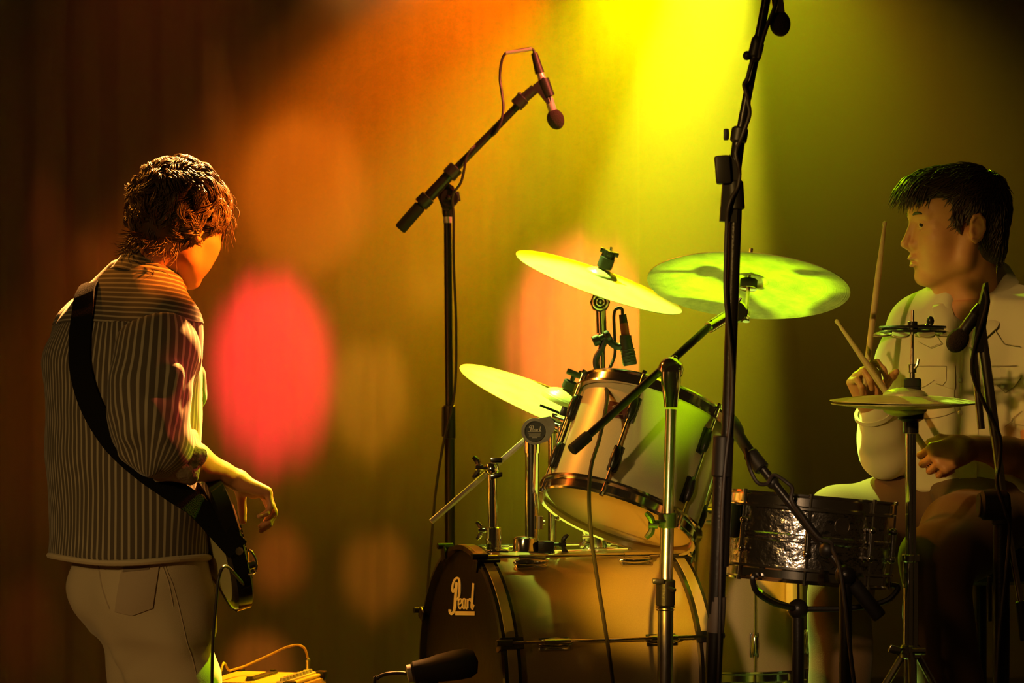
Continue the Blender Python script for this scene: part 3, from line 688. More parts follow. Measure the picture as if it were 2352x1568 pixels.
mb = MB(); mb.lathe(S0+sa*.004, sa, [(0,0),(RS,0),(RS,.003),(0,.003)], 60); mb.build('head', M['head'], sn)
sx_ = unit(np.cross(sa, (0,1.,0))); sx_ = sx_ if sx_[0] > 0 else -sx_; sy_ = unit(np.cross(sa, sx_)); sy_ = sy_ if sy_[1] < 0 else -sy_
for k in range(8):
    th = math.radians(-4+45*k); rd = sy_*math.cos(th)+sx_*math.sin(th); tg = np.cross(sa, rd)
    mb = MB(); mb.cyl(S0+sa*.045+rd*(RS+.010), S0+sa*(SL-.045)+rd*(RS+.010), .0062, seg=12)
    for lc in (.050, SL-.050): mb.ball(S0+sa*lc+rd*(RS+.010), .009, 12); mb.cyl(S0+sa*lc+rd*RS, S0+sa*lc+rd*(RS+.01), .006, seg=10)
    mb.build('lug', M['chrome'], sn)
    mb = MB(); mb.cyl(S0-sa*.012+rd*(RS+.011), S0+sa*(SL+.012)+rd*(RS+.011), .0028, seg=8)
    for e_ in (-.010, SL+.010): mb.cyl(S0+sa*(e_-.004)+rd*(RS+.011), S0+sa*(e_+.004)+rd*(RS+.011), .005, seg=8)
    mb.build('tension_rod', M['chrome'], sn)
th = math.radians(19); rd = sy_*math.cos(th)+sx_*math.sin(th); tg = unit(np.cross(sa, rd)); tg = tg if tg[0] > 0 else -tg
mb = MB(); mb.lathe(S0+sa*.112+rd*(RS-.0005), rd, [(.017,0),(.017,.0018),(.0155,.0018),(.0155,.001),(0,.001)], 30); mb.build('badge', M['brushed'], sn)
mb = MB(); th = math.radians(-60); rd = sy_*math.cos(th)+sx_*math.sin(th); tg = np.cross(sa, rd)
mb.box(S0+sa*.105+rd*(RS+.012), sa*.036, tg*.016, rd*.012, .004); mb.cyl(S0+sa*.13+rd*(RS+.02), S0+sa*.145+rd*(RS+.035), .006, seg=8); mb.build('strainer', M['black'], sn)
ss = thing('snare_stand', 'low basket stand carrying the chrome snare drum', 'drum hardware', (S0[0], S0[1], RZ))
mb = MB(); cc = S0-sa*.07
for k in range(3):
    th = math.radians(-35+120*k); rd = sy_*math.cos(th)+sx_*math.sin(th)
    mb.tube([cc, cc+rd*.10+sa*.01, cc+rd*.175+sa*.03, cc+rd*.200+sa*.052, cc+rd*.203+sa*.066, cc+rd*.190+sa*.068], .006, 8, 5)
mb.ball(cc, .022, 14); mb.build('basket', M['black'], ss)
mb = MB(); mb.cyl((cc[0],cc[1],cc[2]), (cc[0],cc[1],RZ+.08), .013, seg=16); mb.build('tube', M['black'], ss)
def tripod(root, x, y, ztop, spread, zf, m, a0=90, r=.007, name='leg', zmid=None):
    for k in range(3):
        a = math.radians(a0+120*k); d = np.array([math.cos(a), math.sin(a), 0.])
        mb = MB(); p1 = np.array([x, y, zf])+d*spread+Z*.012; mb.cyl(np.array([x, y, ztop])+d*.012, p1, r, seg=10); mb.cyl(p1-Z*.011+d*-.02, p1+Z*.003+d*.012, r*1.6, seg=10)
        if zmid is not None: mb.cyl(np.array([x, y, zmid]), (np.array([x, y, ztop])+p1)/2, r*.6, seg=8)
        mb.build(name, m, root)
tripod(ss, cc[0], cc[1], RZ+.24, .22, RZ, M['black'], 60, zmid=RZ+.1)

# ------------------------------------------------------------------ cymbals and stands
# left crash above the rack tom
CP = W(1376,647,6.75); cn = cym_normal(CP, 19.6, .150); R1 = 202/FPX*6.75
c1 = cymbal_thing('bright tilted crash cymbal, the higher of the two left ones', CP, cn, R1, M['cymbal'], bow=.08, bellh=.018)
st1 = thing('cymbal_stand', 'straight chrome cymbal stand rising behind the rack tom', 'cymbal stand', (W(1385,700,6.75)[0], 6.75, RZ))
top = CP+cn*(R1*.08+.02)
mb = MB(); tl = W(1378,694,6.75); mb.cyl(tl, top+cn*.058, .0035, seg=10); mb.build('rod', M['chrome'], st1)
mb = MB(); mb.cyl(top, top+cn*.030, .020, seg=18, bev=.002); mb.build('felt', M['felt'], st1)
mb = MB(); mb.cyl(top+cn*.030, top+cn*.048, .018, seg=6); ux, uy, _ = frame(cn, (0,-1,0))
for a in range(4):
    dd = (ux*math.cos(a*PI/2)+uy*math.sin(a*PI/2)); mb.box(top+cn*.043+dd*.018, dd*.007, np.cross(cn, dd)*.005, cn*.006, .002)
mb.build('wing_nut', M['black'], st1)
mb = MB(); mb.cyl(CP-cn*.004, CP+cn*(R1*.05), .013, seg=16); mb.build('sleeve', M['felt'], st1)
mb = MB(); mb.cyl(tl-np.array([0,.022,0]), tl+np.array([0,.02,0]), .026, seg=8, bev=.003); mb.build('tilter', M['black'], st1)
mb = MB(); mb.torus(tl-np.array([0,.023,0]), (0,1,0), .019, .003, 28, 8); mb.torus(tl-np.array([0,.025,0]), (0,1,0), .010, .002, 24, 8); mb.ball(tl-np.array([0,.023,0]), .005, 10); mb.build('tilter_ring', M['chrome'], st1)
bt = W(1386,880,6.75); mb = MB(); mb.cyl(W(1380,712,6.75), W(1382,765,6.75), .0135, seg=14); mb.cyl(W(1382,740,6.75), np.array([bt[0], 6.75, RZ+.28]), .0085, seg=14); mb.cyl(np.array([bt[0],6.75,1.05]), np.array([bt[0],6.75,RZ+.1]), .0125, seg=14); mb.build('tube', M['chrome'], st1)
tripod(st1, bt[0], 6.75, RZ+.40, .27, RZ, M['chrome'], 30, zmid=RZ+.12)
# lower left crash
CP2 = W(1288,936,6.40); cn2 = cym_normal(CP2, 22.5, .15); R2 = 250/FPX*6.40
cymbal_thing('tilted crash cymbal with a round bell, lower one at the left of the rack tom', CP2, cn2, R2, M['cymbal'], bow=.05, bellh=.034, bell=.22)
st2 = thing('cymbal_stand', 'cymbal stand under the lower left crash, its wing nut standing above the bell', 'cymbal stand', (W(1290,1000,6.4)[0], 6.40, RZ))
top = CP2+cn2*(R2*.05+.034); mb = MB(); b2 = CP2-cn2*.055; mb.cyl(b2, top+cn2*.045, .0035, seg=10); mb.build('rod', M['chrome'], st2)
mb = MB(); mb.cyl(top+cn2*.001, top+cn2*.024, .019, seg=18, bev=.003); mb.build('felt', M['felt'], st2)
mb = MB(); wx = unit(np.cross(cn2, (0,1,0))); mb.cyl(top+cn2*.026, top+cn2*.036, .006, seg=8); mb.box(top+cn2*.043, wx*.021, np.array([0,.008,0]), cn2*.0075, .003); mb.box(top+cn2*.050-wx*.014, wx*.007, np.array([0,.007,0]), cn2*.006, .002); mb.build('wing_nut', M['black'], st2)
mb = MB(); mb.ball(b2, .017, 14); mb.cyl(b2, (b2[0], b2[1], RZ+.1), .0105, seg=14); mb.build('tube', M['chrome'], st2)
tripod(st2, b2[0], b2[1], RZ+.36, .25, RZ, M['chrome'], 80)
# ride, seen from below, on the boom stand in front of the tom
CP3 = W(1719,657,5.74); cn3 = cym_normal(CP3, 4.4, .322, under=True); R3 = 233/FPX*5.74
cymbal_thing('large mottled ride cymbal, its underside turned to the audience', CP3, cn3, R3, M['ride'], bow=.055, bellh=.020, bell=.20)
st3 = thing('boom_cymbal_stand', 'chrome boom stand in front of the rack tom, holding the ride cymbal', 'cymbal stand', (W(1530,1568,5.47)[0], 5.47, RZ))
ctr = CP3+cn3*(R3*.055); b3 = CP3-cn3*.078
mb = MB(); mb.cyl(b3, ctr+cn3*.075, .0042, seg=10); mb.build('rod', M['brushed'], st3)
mb = MB(); mb.lathe(ctr-cn3*.006, cn3, [(.019,-.012),(.019,.008),(0,.008)], 24); mb.build('felt', M['felt'], st3)
mb = MB(); mb.lathe(ctr-cn3*.020, cn3, [(.012,0),(.019,.001),(.019,.003),(.012,.003)], 24); mb.build('washer', M['chrome'], st3)
mb = MB(); mb.cyl(ctr+cn3*.03, ctr+cn3*.045, .012, seg=12); mb.build('wing_nut', M['black'], st3)
tl = W(1690,716,5.66); mb = MB(); mb.cyl(tl-np.array([0,.02,0]), tl+np.array([0,.02,0]), .025, seg=24, bev=.004); mb.cyl(b3+cn3*.018, b3-cn3*.004, .009, seg=12); mb.cyl(b3+cn3*.006, tl, .009, seg=12); mb.cyl(W(1692,700,5.64), W(1702,684,5.64), .003, seg=8); mb.build('tilter', M['chrome'], st3)
mb = MB(); e0 = W(1322,1026,5.43); mb.cyl(e0, W(1640,740,5.62), .0085, seg=16); mb.build('boom_arm', M['black'], st3)
mb = MB(); mb.cyl(W(1628,752,5.61), W(1676,722,5.65), .0125, seg=16); mb.cyl(W(1632,735,5.61), W(1640,752,5.61), .003, seg=8); mb.build('boom_sleeve', M['chrome'], st3)
mb = MB(); mb.cyl(W(1313,1034,5.425), W(1352,1000,5.445), .0125, seg=16, bev=.002); mb.build('end_grip', M['rubber'], st3)
jb = W(1541,848,5.54)-np.array([0,.0,0]); mb = MB(); mb.ball(jb, .027, 20); mb.cyl(jb-np.array([0,.030,0]), jb+np.array([0,.030,0]), .018, seg=16, bev=.003); mb.lathe(W(1541,935,5.52), (0,0,1), [(.014,0),(.0165,.02),(.021,.055),(.020,.075),(0,.075)], 20); mb.ball(W(1550,822,5.54), .006, 10); mb.build('boom_joint', M['chrome'], st3)
mb = MB(); mb.cyl(W(1541,940,5.52), W(1533,1215,5.50), .0118, seg=18); mb.cyl(W(1533,1190,5.50), W(1529,1345,5.485), .0145, seg=18); mb.cyl(W(1529,1340,5.485), (W(1526,1568,5.47)[0], 5.47, RZ+.08), .0165, seg=18); mb.build('tube', M['brushed'], st3)
mb = MB(); mb.cyl(W(1533,1178,5.5), W(1533,1212,5.5), .019, seg=16, bev=.002); mb.cyl(W(1533,1196,5.49), W(1505,1200,5.47), .005, seg=8); wingnut(mb, W(1500,1206,5.47), (-1,0,0), (0,0,1), .019); mb.build('collar', M['black'], st3); mb = MB()
mb.cyl(W(1529,1330,5.485), W(1528,1392,5.485), .0205, seg=18, bev=.003); mb.box(W(1512,1334,5.47), (.012,0,0), (0,.012,0), (0,0,.005), .002); mb.cyl(W(1535,1350,5.46), W(1550,1356,5.45), .005, seg=8); mb.build('collar', M['black'], st3)
mb = MB(); mb.torus(W(1528,1393,5.485), Z, .0195, .002, 24, 6); mb.torus(W(1528,1400,5.485), Z, .0185, .0015, 24, 6); mb.build('collar_ring', M['chrome'], st3)
tripod(st3, W(1526,1568,5.47)[0], 5.47, RZ+.33, .26, RZ, M['brushed'], 30, zmid=RZ+.12)

# hi-hat
HD = 5.50; hx = W(2092,900,HD)[0]; n_h = unit(np.array([.012,-.03,1]))
hp = W(2079,921,HD); RH = 172/FPX*HD
c_t = thing('hi_hat_cymbal', 'upper hi-hat cymbal, glowing yellow in front of the drummer', 'cymbal', hp)
disc_object('bow', cymbal_prof(RH, .30, .075, .0014, .017), M['cymbal'], c_t, hp, n_h)
c_b = thing('hi_hat_cymbal', 'lower hi-hat cymbal, dark and turned upside down under its partner', 'cymbal', hp-n_h*.004)
disc_object('bow', cymbal_prof(RH*.985, .30, .075, .0014, .017), M['ride'], c_b, hp-n_h*.005, unit(-n_h+np.array([.02,0,0])))
hs = thing('hi_hat_stand', 'chrome hi-hat stand with black clutch, right of the snare drum', 'cymbal stand', (hx, HD, RZ))
def H(px, py, dd=0): return W(px, py, HD+dd)
mb = MB(); mb.cyl(H(2096,712), H(2094,960), .0034, seg=10); mb.build('rod', M['brushed'], hs)
mb = MB(); mb.cyl(H(2095,856), H(2095,836), .009, seg=14, bev=.001); mb.cyl(H(2095,868), H(2095,856), .006, seg=12); mb.tube([H(2100,846,-.008), H(2106,838,-.008), H(2109,824,-.008)], .0035, 8, 4); mb.build('clutch', M['brushed'], hs)
mb = MB(); mb.cyl(H(2096,890), H(2096,868), .0185, seg=20, bev=.003); mb.lathe(H(2096,900), Z, [(.012,0),(.019,.003),(.017,.012),(0,.012)], 20); mb.build('felt', M['felt'], hs)
mb = MB(); mb.lathe(H(2092,968), Z, [(.018,0),(.028,.006),(.029,.018),(.024,.026),(0,.028)], 24); mb.cyl(H(2092,995), H(2092,966), .0165, seg=18, bev=.002); mb.build('cup', M['black'], hs)
mb = MB(); mb.cyl(H(2092,996), H(2092,1282), .0112, seg=18); mb.cyl(H(2092,1272), H(2091,1510), .0165, seg=18); mb.cyl(H(2091,1480), (hx, HD, RZ+.05), .0135, seg=18); mb.build('tube', M['chrome'], hs)
mb = MB(); mb.cyl(H(2092,1272), H(2092,1290), .0195, seg=18, bev=.002); mb.build('collar', M['chrome'], hs); mb = MB(); mb.cyl(H(2091,1480), H(2091,1512), .021, seg=18, bev=.003); mb.cyl(H(2095,1495,-.02), H(2125,1495,-.02), .008, seg=10); mb.box(H(2055,1492,-.01), (.012,0,-.004), (0,.01,0), (.003,0,.008), .003); mb.build('collar', M['chrome'], hs)
tripod(hs, hx, HD, H(0,1495)[2], .26, RZ, M['chrome'], 25, r=.008, zmid=RZ+.12)
mb = MB(); mb.prism([(-.04,-.13),(.04,-.13),(.045,.0),(.03,.15),(-.03,.15),(-.045,0)], (hx, HD-.12, RZ+.045), (1,0,0), (0,1,.15), (0,-.15,1), -.006, .006); mb.build('pedal', M['brushed'], hs)
# jingle ring on the rod
jr = thing('jingle_ring', 'small ring of metal jingles clamped on the hi-hat rod', 'percussion', H(2095,765))
jc = H(2096,762); mb = MB()
for z_ in (.0, .006): mb.torus(jc+Z*z_*1.6+np.array([0,0,0]), Z, .068, .0028, 48, 6)
mb.box(jc+Z*.006, (.066,0,0), (0,.004,0), (0,0,.002)); mb.box(jc+Z*.006, (0,.004,0), (0,.066,0), (0,0,.002)); mb.build('ring', M['black'], jr)
for k in range(8):
    a = 2*PI*(k+.35)/8; p = jc+np.array([math.cos(a), math.sin(a), 0])*.068
    mb = MB()
    for z_ in (-.0035, -.0006): mb.lathe(p+Z*(z_-.004), unit((.05*math.cos(a),.35*math.sin(a)-.12,1)), [(.0,.0012),(.006,.0012),(.019,0),(.019,.0008),(.006,.002),(0,.002)], 20)
    mb.build('jingle', M['cymbal'], jr)
mb = MB(); mb.cyl(jc+Z*.004, jc+Z*.022, .0105, seg=14, bev=.001); mb.cyl(jc+Z*.012, H(2128,748), .003, seg=8); mb.ball(H(2131,752), .009, 12); mb.ball(H(2137,737), .008, 12, stretch=1.3); mb.cyl(H(2133,760), H(2137,737), .006, seg=8); mb.build('clamp', M['black'], jr)

# ------------------------------------------------------------------ microphones and their stands
def capsule_mic(label, tip, back, d, ball_r, body_r, body_m, ball_m, bl=None, parent_cable=None):
    """tip, back: points; ball at the tip"""
    t = thing('microphone', label, 'microphone', (tip+back)/2); a = unit(back-tip); L = np.linalg.norm(back-tip)
    mb = MB(); n = 16; st = 1.25
    mb.lathe(tip+a*ball_r*st, a, [(ball_r*math.sin(PI*i/n)*(1 if i < 9 else .9+.1*math.sin(PI*i/n)), -ball_r*st*math.cos(PI*i/n)) for i in range(n+1)], 28); mb.build('windscreen', ball_m, t)
    mb = MB(); mb.lathe(tip+a*ball_r*1.9, a, [(body_r*.9,0),(body_r,.004),(body_r,L-ball_r*1.9-.03),(body_r*.85,L-ball_r*1.9-.002),(body_r*.7,L-ball_r*1.9)], 20); mb.build('body', body_m, t)
    return t, a
# left overhead stand
LD = 6.9
ls = thing('microphone_stand', 'black boom microphone stand behind the bass drum, left of the cymbals', 'stand', (W(1036,1250,LD)[0], LD, 0))
def Lp(px, py, dd=0): return W(px, py, LD+dd)
mb = MB(); mb.cyl(Lp(1028,478), Lp(1032,940), .0105, seg=16); mb.build('upper_tube', M['black'], ls)
mb = MB(); mb.cyl(Lp(1032,930), Lp(1033,1008), .0165, seg=18, bev=.003); mb.box(Lp(1020,968), (.006,0,0), (0,.008,0), (0,0,.040), .003); mb.build('height_clutch', M['plastic'], ls)
lb = Lp(1036,1260); mb = MB(); mb.cyl(Lp(1033,1000), np.array([lb[0], LD, .10]), .0135, seg=16); mb.build('lower_tube', M['black'], ls)
tripod(ls, lb[0], LD, .24, .33, 0, M['black'], 90, zmid=.10)
mb = MB(); mb.cyl(Lp(1028,512), Lp(1028,488), .0115, seg=16); mb.build('collar', M['nickel'], ls)
jc_ = Lp(1032,455,-.012); mb = MB()
mb.lathe(Lp(1028,498), Z, [(.012,0),(.0145,.01),(.0145,.035),(0,.035)], 18); mb.cyl(jc_-np.array([0,.016,0]), jc_+np.array([0,.016,0]), .025, seg=24, bev=.003); mb.prism([(-.034,.012),(-.004,.040),(.012,.030),(.018,-.01),(-.004,-.035),(-.018,-.03)], jc_, (1,0,0), (0,0,1), (0,-1,0), -.012, .012); mb.ball(jc_-np.array([0,.016,0]), .009, 12); mb.cyl(Lp(1050,440), Lp(1054,462), .005, seg=8)
mb.build('swivel_clamp', M['black'], ls)
mb = MB(); mb.cyl(Lp(985,452,-.03), Lp(1040,393,-.03), .0155, seg=18); mb.build('boom_sleeve', M['black'], ls)
for a, b in (((966,470),(984,452)), ((1030,404),(1049,384))):
    mb = MB(); mb.cyl(Lp(*a,-.03), Lp(*b,-.03), .0205, seg=18, bev=.002)
    q = (Lp(*a,-.03)+Lp(*b,-.03))/2
    for sg in (-1, 1): mb.box(q+np.array([.016,0,.016])*sg*.9+np.array([.006,-.004,.006]), (.005,0,-.004), (0,.005,0), (.003,0,.004), .001)
    mb.build('sleeve_nut', M['plastic'], ls)
mb = MB(); mb.cyl(Lp(960,476,-.03), Lp(1225,206,-.03), .0098, seg=16); mb.build('boom', M['black'], ls)
mb = MB(); mb.cyl(Lp(918,527,-.03), Lp(966,472,-.03), .0165, seg=18, bev=.003); mb.build('counterweight', M['rubber'], ls)
mb = MB(); mb.cyl(Lp(1185,243,-.03), Lp(1203,224,-.03), .0185, seg=16, bev=.002); mb.cyl(Lp(1203,226,-.03), Lp(1228,204,-.03), .0135, seg=14); mb.ball(Lp(1193,216,-.04), .006, 8); mb.build('tip_nut', M['plastic'], ls)
mic1, a1 = capsule_mic('silver pencil microphone pointing down at the cymbals, red-lit foam windscreen', Lp(1284,297,-.02), Lp(1240,166,-.02), LD, .0225, .0112, M['nickel'], M['foam'])
mb = MB(); a1 = unit(Lp(1240,166,-.02)-Lp(1284,297,-.02)); q = Lp(1254,200,-.02)
mb.cyl(Lp(1262,222,-.02), Lp(1247,183,-.02), .0150, .0165, seg=18); mb.prism([(-.034,.004),(-.006,.026),(.010,.0),(.014,-.042),(.004,-.046),(-.020,-.016),(-.032,-.010)], q, (1,0,0), (0,0,1), (0,-1,0), -.011, .011); mb.build('clip', M['plastic'], ls)
mb = MB(); mb.cyl(Lp(1240,168,-.02), Lp(1227,122,-.02), .0125, .0085, seg=16); mb.build('connector', M['cable'], mic1)
mb = MB(); mb.tube([Lp(1227,122,-.02), Lp(1224,114,-.02), Lp(1212,112,-.02), Lp(1180,118,-.02), Lp(1160,124,-.02), Lp(1151,146,-.02), Lp(1148,180,-.02), Lp(1153,215,-.03), Lp(1156,250,-.045), Lp(1150,282,-.05), Lp(1137,306,-.045), Lp(1108,324,-.012), Lp(1085,340,-.045), Lp(1072,360,-.048), Lp(1066,390,-.050), Lp(1058,420,-.045), Lp(1040,450,-.035), Lp(1042,500,-.02), Lp(1042,600,-.02), Lp(1048,760,-.02), Lp(1044,900,-.03), Lp(1020,1010,-.03), Lp(1002,1120,-.03), Lp(992,1230,-.03), np.array([-.25,6.85,.5]), np.array([-.30,6.80,.006]), np.array([-.6,7.2,.006])], .0036, 8, 6); lc = mb.build('microphone_cable', M['cable'])
tag(lc, 'thin cable looped off the silver microphone and wound down its boom', 'cable')
mb = MB(); mb.cyl(Lp(1162,122,-.02), Lp(1222,112,-.02), .0048, seg=8); x_ = mb.build('tape', M['nickel'], lc)

# front stand whose tall pole crosses the ride
FD = 5.10
fs = thing('microphone_stand', 'tall black microphone stand in front of the kit, crossing the ride cymbal', 'stand', (W(1640,1568,FD)[0], FD, 0))
def Fp(px, py, dd=0): return W(px, py, FD+dd)
mb = MB(); mb.cyl(Fp(1690,470), Fp(1660,1300), .0125, seg=18); mb.build('upper_tube', M['black'], fs)
fb = Fp(1636,1600); mb = MB(); mb.cyl(Fp(1661,1010), Fp(1638,1568), .0165, seg=18); fb = Fp(1638,1568)+(Fp(1638,1568)-Fp(1661,1010))*(1-.0)*1.55; mb.cyl(Fp(1638,1568), np.array([fb[0], FD, .10]), .0165, seg=18); mb.build('lower_tube', M['black'], fs)
mb = MB(); mb.cyl(Fp(1662,1000), Fp(1658,1095), .0205, seg=18, bev=.003); mb.build('height_clutch', M['plastic'], fs)
mb = MB(); mb.cyl(Fp(1648,1370), Fp(1643,1452), .0172, seg=18); x_ = mb.build('tape_band', mat('grey_tape', (.16,.12,.09), .5), fs)
tripod(fs, fb[0], FD, .24, .33, 0, M['black'], 90, zmid=.1)
mb = MB(); mb.prism([(-.022,-.075),(.010,-.078),(.014,-.010),(.016,.030),(-.004,.055),(-.014,.030)], Fp(1679,420), (1,0,0), (0,0,1), (0,-1,0), -.014, .014); mb.cyl(Fp(1686,415), Fp(1690,482), .018, seg=16, bev=.003); mb.build('swivel_clamp', M['plastic'], fs)
mb = MB(); mb.box(Fp(1660,390,-.012), (.0145,0,.001), (0,.012,0), (-.002,0,.028), .006); mb.cyl(Fp(1660,390,-.012), Fp(1680,395), .008, seg=10); mb.build('clutch_knob', M['plastic'], fs)
mb = MB(); mb.cyl(Fp(1684,420), Fp(1700,300), .0125, seg=16); mb.cyl(Fp(1692,345), Fp(1760,0), .0088, seg=16); mb.cyl(Fp(1755,25), Fp(1775,-75), .0080, seg=14); mb.build('boom', M['black'], fs)
mb = MB(); mb.cyl(Fp(1695,328), Fp(1701,292), .0165, seg=16, bev=.004); mb.cyl(Fp(1694,310), Fp(1680,310), .004, seg=8); mb.ball(Fp(1669,309,-.0), .0085, 12, (1,0,0), .6); mb.box(Fp(1668,309), (.005,0,0), (0,.008,0), (0,0,.011), .003); mb.build('boom_nut', M['plastic'], fs)
mb = MB(); mb.ball(Fp(1739,98), .0125, 14, stretch=1.3); mb.cyl(Fp(1732,132), Fp(1741,96), .0135, seg=16, bev=.003); mb.ball(Fp(1716,128), .0095, 12, (1,0,0), .9); mb.cyl(Fp(1716,128), Fp(1736,122), .006, seg=8); mb.build('cable_clip', M['plastic'], fs)
m2, a2 = capsule_mic('dark microphone hanging high over the ride cymbal, grey foam windscreen', Fp(1795,84), Fp(1779,-60), FD, .0205, .0115, M['brushed'], M['foam'])
mb = MB(); mb.cyl(Fp(1783,-20), Fp(1779,-58), .0150, .0160, seg=16); mb.prism([(-.010,.012),(.014,.012),(.018,-.01),(-.006,-.012)], Fp(1775,-45), (1,0,0), (0,0,1), (0,-1,0), -.01, .01); mb.build('clip', M['plastic'], fs)
sp = [Fp(1781,-66), Fp(1786,-78), Fp(1790,-60,-.03), Fp(1781,10,-.025), Fp(1762,60,-.02), Fp(1748,105,-.018), Fp(1742,135,-.014)]
for k, (x, y) in enumerate([(1728,140),(1716,180),(1709,195),(1716,218),(1718,235),(1722,262),(1710,298),(1702,320),(1690,350),(1696,380),(1699,400),(1694,430),(1680,455),(1672,480)]): sp.append(Fp(x, y, -.022 if k % 4 < 2 else -.016))
sp += [Fp(1669,520,-.016), Fp(1666,640,-.016), Fp(1668,700,-.018), Fp(1682,900,-.018), Fp(1660,1150,-.02), Fp(1650,1568,-.02), np.array([fb[0]+.02,FD-.03,.2]), np.array([fb[0]+.1,FD-.12,.008]), np.array([fb[0]+.3,FD-.3,.006])]
mb = MB(); mb.tube(sp, .0040, 8, 5); tag(mb.build('microphone_cable', M['cable']), 'black cable wound around the tall front microphone stand', 'cable')

# right vocal stand
RD = 5.25
rs = thing('microphone_stand', 'boom microphone stand at the right, in front of the drummer', 'stand', (W(2300,1568,RD)[0], RD, 0))
def Rp(px, py, dd=0): return W(px, py, RD+dd)
mb = MB(); mb.cyl(Rp(2236,800), Rp(2254,985), .0075, seg=14); mb.build('boom_tip', M['brushed'], rs)
mb = MB(); mb.cyl(Rp(2252,745), Rp(2286,1000), .0105, seg=16); mb.cyl(Rp(2284,985), Rp(2310,1190), .0088, seg=16); mb.cyl(Rp(2310,1180), Rp(2345,1385), .0062, seg=14); mb.build('boom', M['brushed'], rs)
mb = MB(); mb.cyl(Rp(2345,1380), Rp(2356,1470), .0115, seg=16, bev=.002); mb.build('counterweight', M['rubber'], rs)
mb = MB(); mb.prism([(-.020,-.055),(-.008,.02),(.004,.068),(.010,.070),(.014,.030),(.004,-.03),(.000,-.070),(-.012,-.072)], Rp(2256,728), (1,0,0), (0,0,1), (0,-1,0), -.012, .012); mb.build('mic_clip', M['plastic'], rs)
mb = MB(); cq = Rp(2285,1160,-.01); mb.cyl(cq-np.array([.030,0,0]), cq+np.array([.028,0,0]), .030, seg=24, bev=.006); mb.cyl(cq-np.array([.034,0,0]), cq-np.array([.026,0,0]), .024, seg=20, bev=.002); mb.cyl(Rp(2300,1205), Rp(2300,1160), .020, seg=18, bev=.003); mb.build('swivel_clamp', M['rubber'], rs)
mb = MB(); mb.cyl(Rp(2301,1200), Rp(2300,1330), .0165, seg=18); mb.cyl(Rp(2300,1300), np.array([Rp(2298,1568)[0], RD, .10]), .0165, seg=18); mb.box(Rp(2273,1375,-.02), (.0045,0,0), (0,.006,0), (0,0,.045), .003); mb.build('tube', M['black'], rs)
tripod(rs, Rp(2298,1568)[0], RD, .24, .33, 0, M['black'], 90, zmid=.1)
m3, _ = capsule_mic('round-headed vocal microphone pointing down in front of the drummer chest', Rp(2182,806), Rp(2248,712), RD, .0215, .0125, M['plastic'], M['foam'])
mb = MB(); mb.cyl(Rp(2240,724), Rp(2254,702), .0135, .010, seg=16); mb.build('connector', M['black'], m3)
mb = MB(); mb.tube([Rp(2254,702), Rp(2268,676), Rp(2262,662,-.01), Rp(2266,700,-.02), Rp(2240,790,-.015), Rp(2232,840,-.012), Rp(2240,880,-.012), Rp(2262,930,-.016), Rp(2296,1000,-.02), Rp(2296,1060,-.02), Rp(2290,1110,-.03), Rp(2310,1180,-.042), Rp(2318,1240,-.03), Rp(2290,1568,-.03), np.array([Rp(2285,0)[0], RD-.05, .3]), np.array([Rp(2285,0)[0]-.1, RD-.2, .006])], .0038, 8, 6); tag(mb.build('microphone_cable', M['cable']), 'black cable trailing down the right boom stand', 'cable')

# snare microphone on its own low boom
SD = 5.22
sm = thing('microphone_stand', 'low black boom stand slanting in front of the snare drum', 'stand', (W(1950,1568,SD)[0], SD, RZ))
def Sp(px, py, dd=0): return W(px, py, SD+dd)
mb = MB(); mb.cyl(Sp(1735,1055,.10), Sp(1985,1370,0), .0095, seg=14); mb.build('boom', M['black'], sm)
mb = MB(); mb.cyl(Sp(1960,1340), Sp(2022,1418,-.01), .015, seg=16, bev=.003); mb.build('counterweight', M['rubber'], sm)
mb = MB(); mb.cyl(Sp(1722,1040,.11), Sp(1752,1078,.09), .0165, seg=14, bev=.003); mb.build('clutch', M['plastic'], sm); mb = MB(); mb.ball(Sp(1775,1108,.085), .014, 12); mb.build('cable_clip', M['plastic'], sm); mb = MB(); mb.ball(Sp(1900,1262,.03), .017, 14); mb.build('cable_clip', M['plastic'], sm)
q = Sp(1942,1320); mb = MB(); mb.cyl(q, np.array([q[0], SD, RZ+.08]), .013, seg=16); mb.ball(q, .022, 14); mb.build('tube', M['black'], sm)
tripod(sm, q[0], SD, RZ+.16, .18, RZ, M['black'], 270)
sm2 = thing('microphone', 'dark microphone aimed at the rim of the rack tom, half hidden by the tall pole', 'microphone', Sp(1700,1010,.1))
mb = MB(); mb.lathe(Sp(1672,962,.2), unit(Sp(1728,1048,.11)-Sp(1672,962,.2)), [(0,0),(.017,.003),(.0185,.02),(.017,.045),(.012,.06),(.012,.11),(.008,.118)], 20); mb.build('body', M['plastic'], sm2)
mb = MB(); mb.tube([Sp(1712,1030,.09), Sp(1722,1075,.07), Sp(1740,1108,.065), Sp(1762,1110,.07), Sp(1778,1090,.065), Sp(1808,1108,.05), Sp(1820,1122,.05), Sp(1818,1150,.05), Sp(1845,1190,.03), Sp(1880,1235,.01), Sp(1908,1245,-.0), Sp(1914,1265,.0), Sp(1930,1310,-.02), Sp(1945,1420,-.03), Sp(1962,1568,-.03), np.array([q[0]+.05,SD-.05,RZ+.1]), np.array([q[0]+.15,SD-.1,RZ+.006])], .0042, 8, 6); tag(mb.build('microphone_cable', M['cable']), 'cable looped along the slanting snare boom', 'cable')

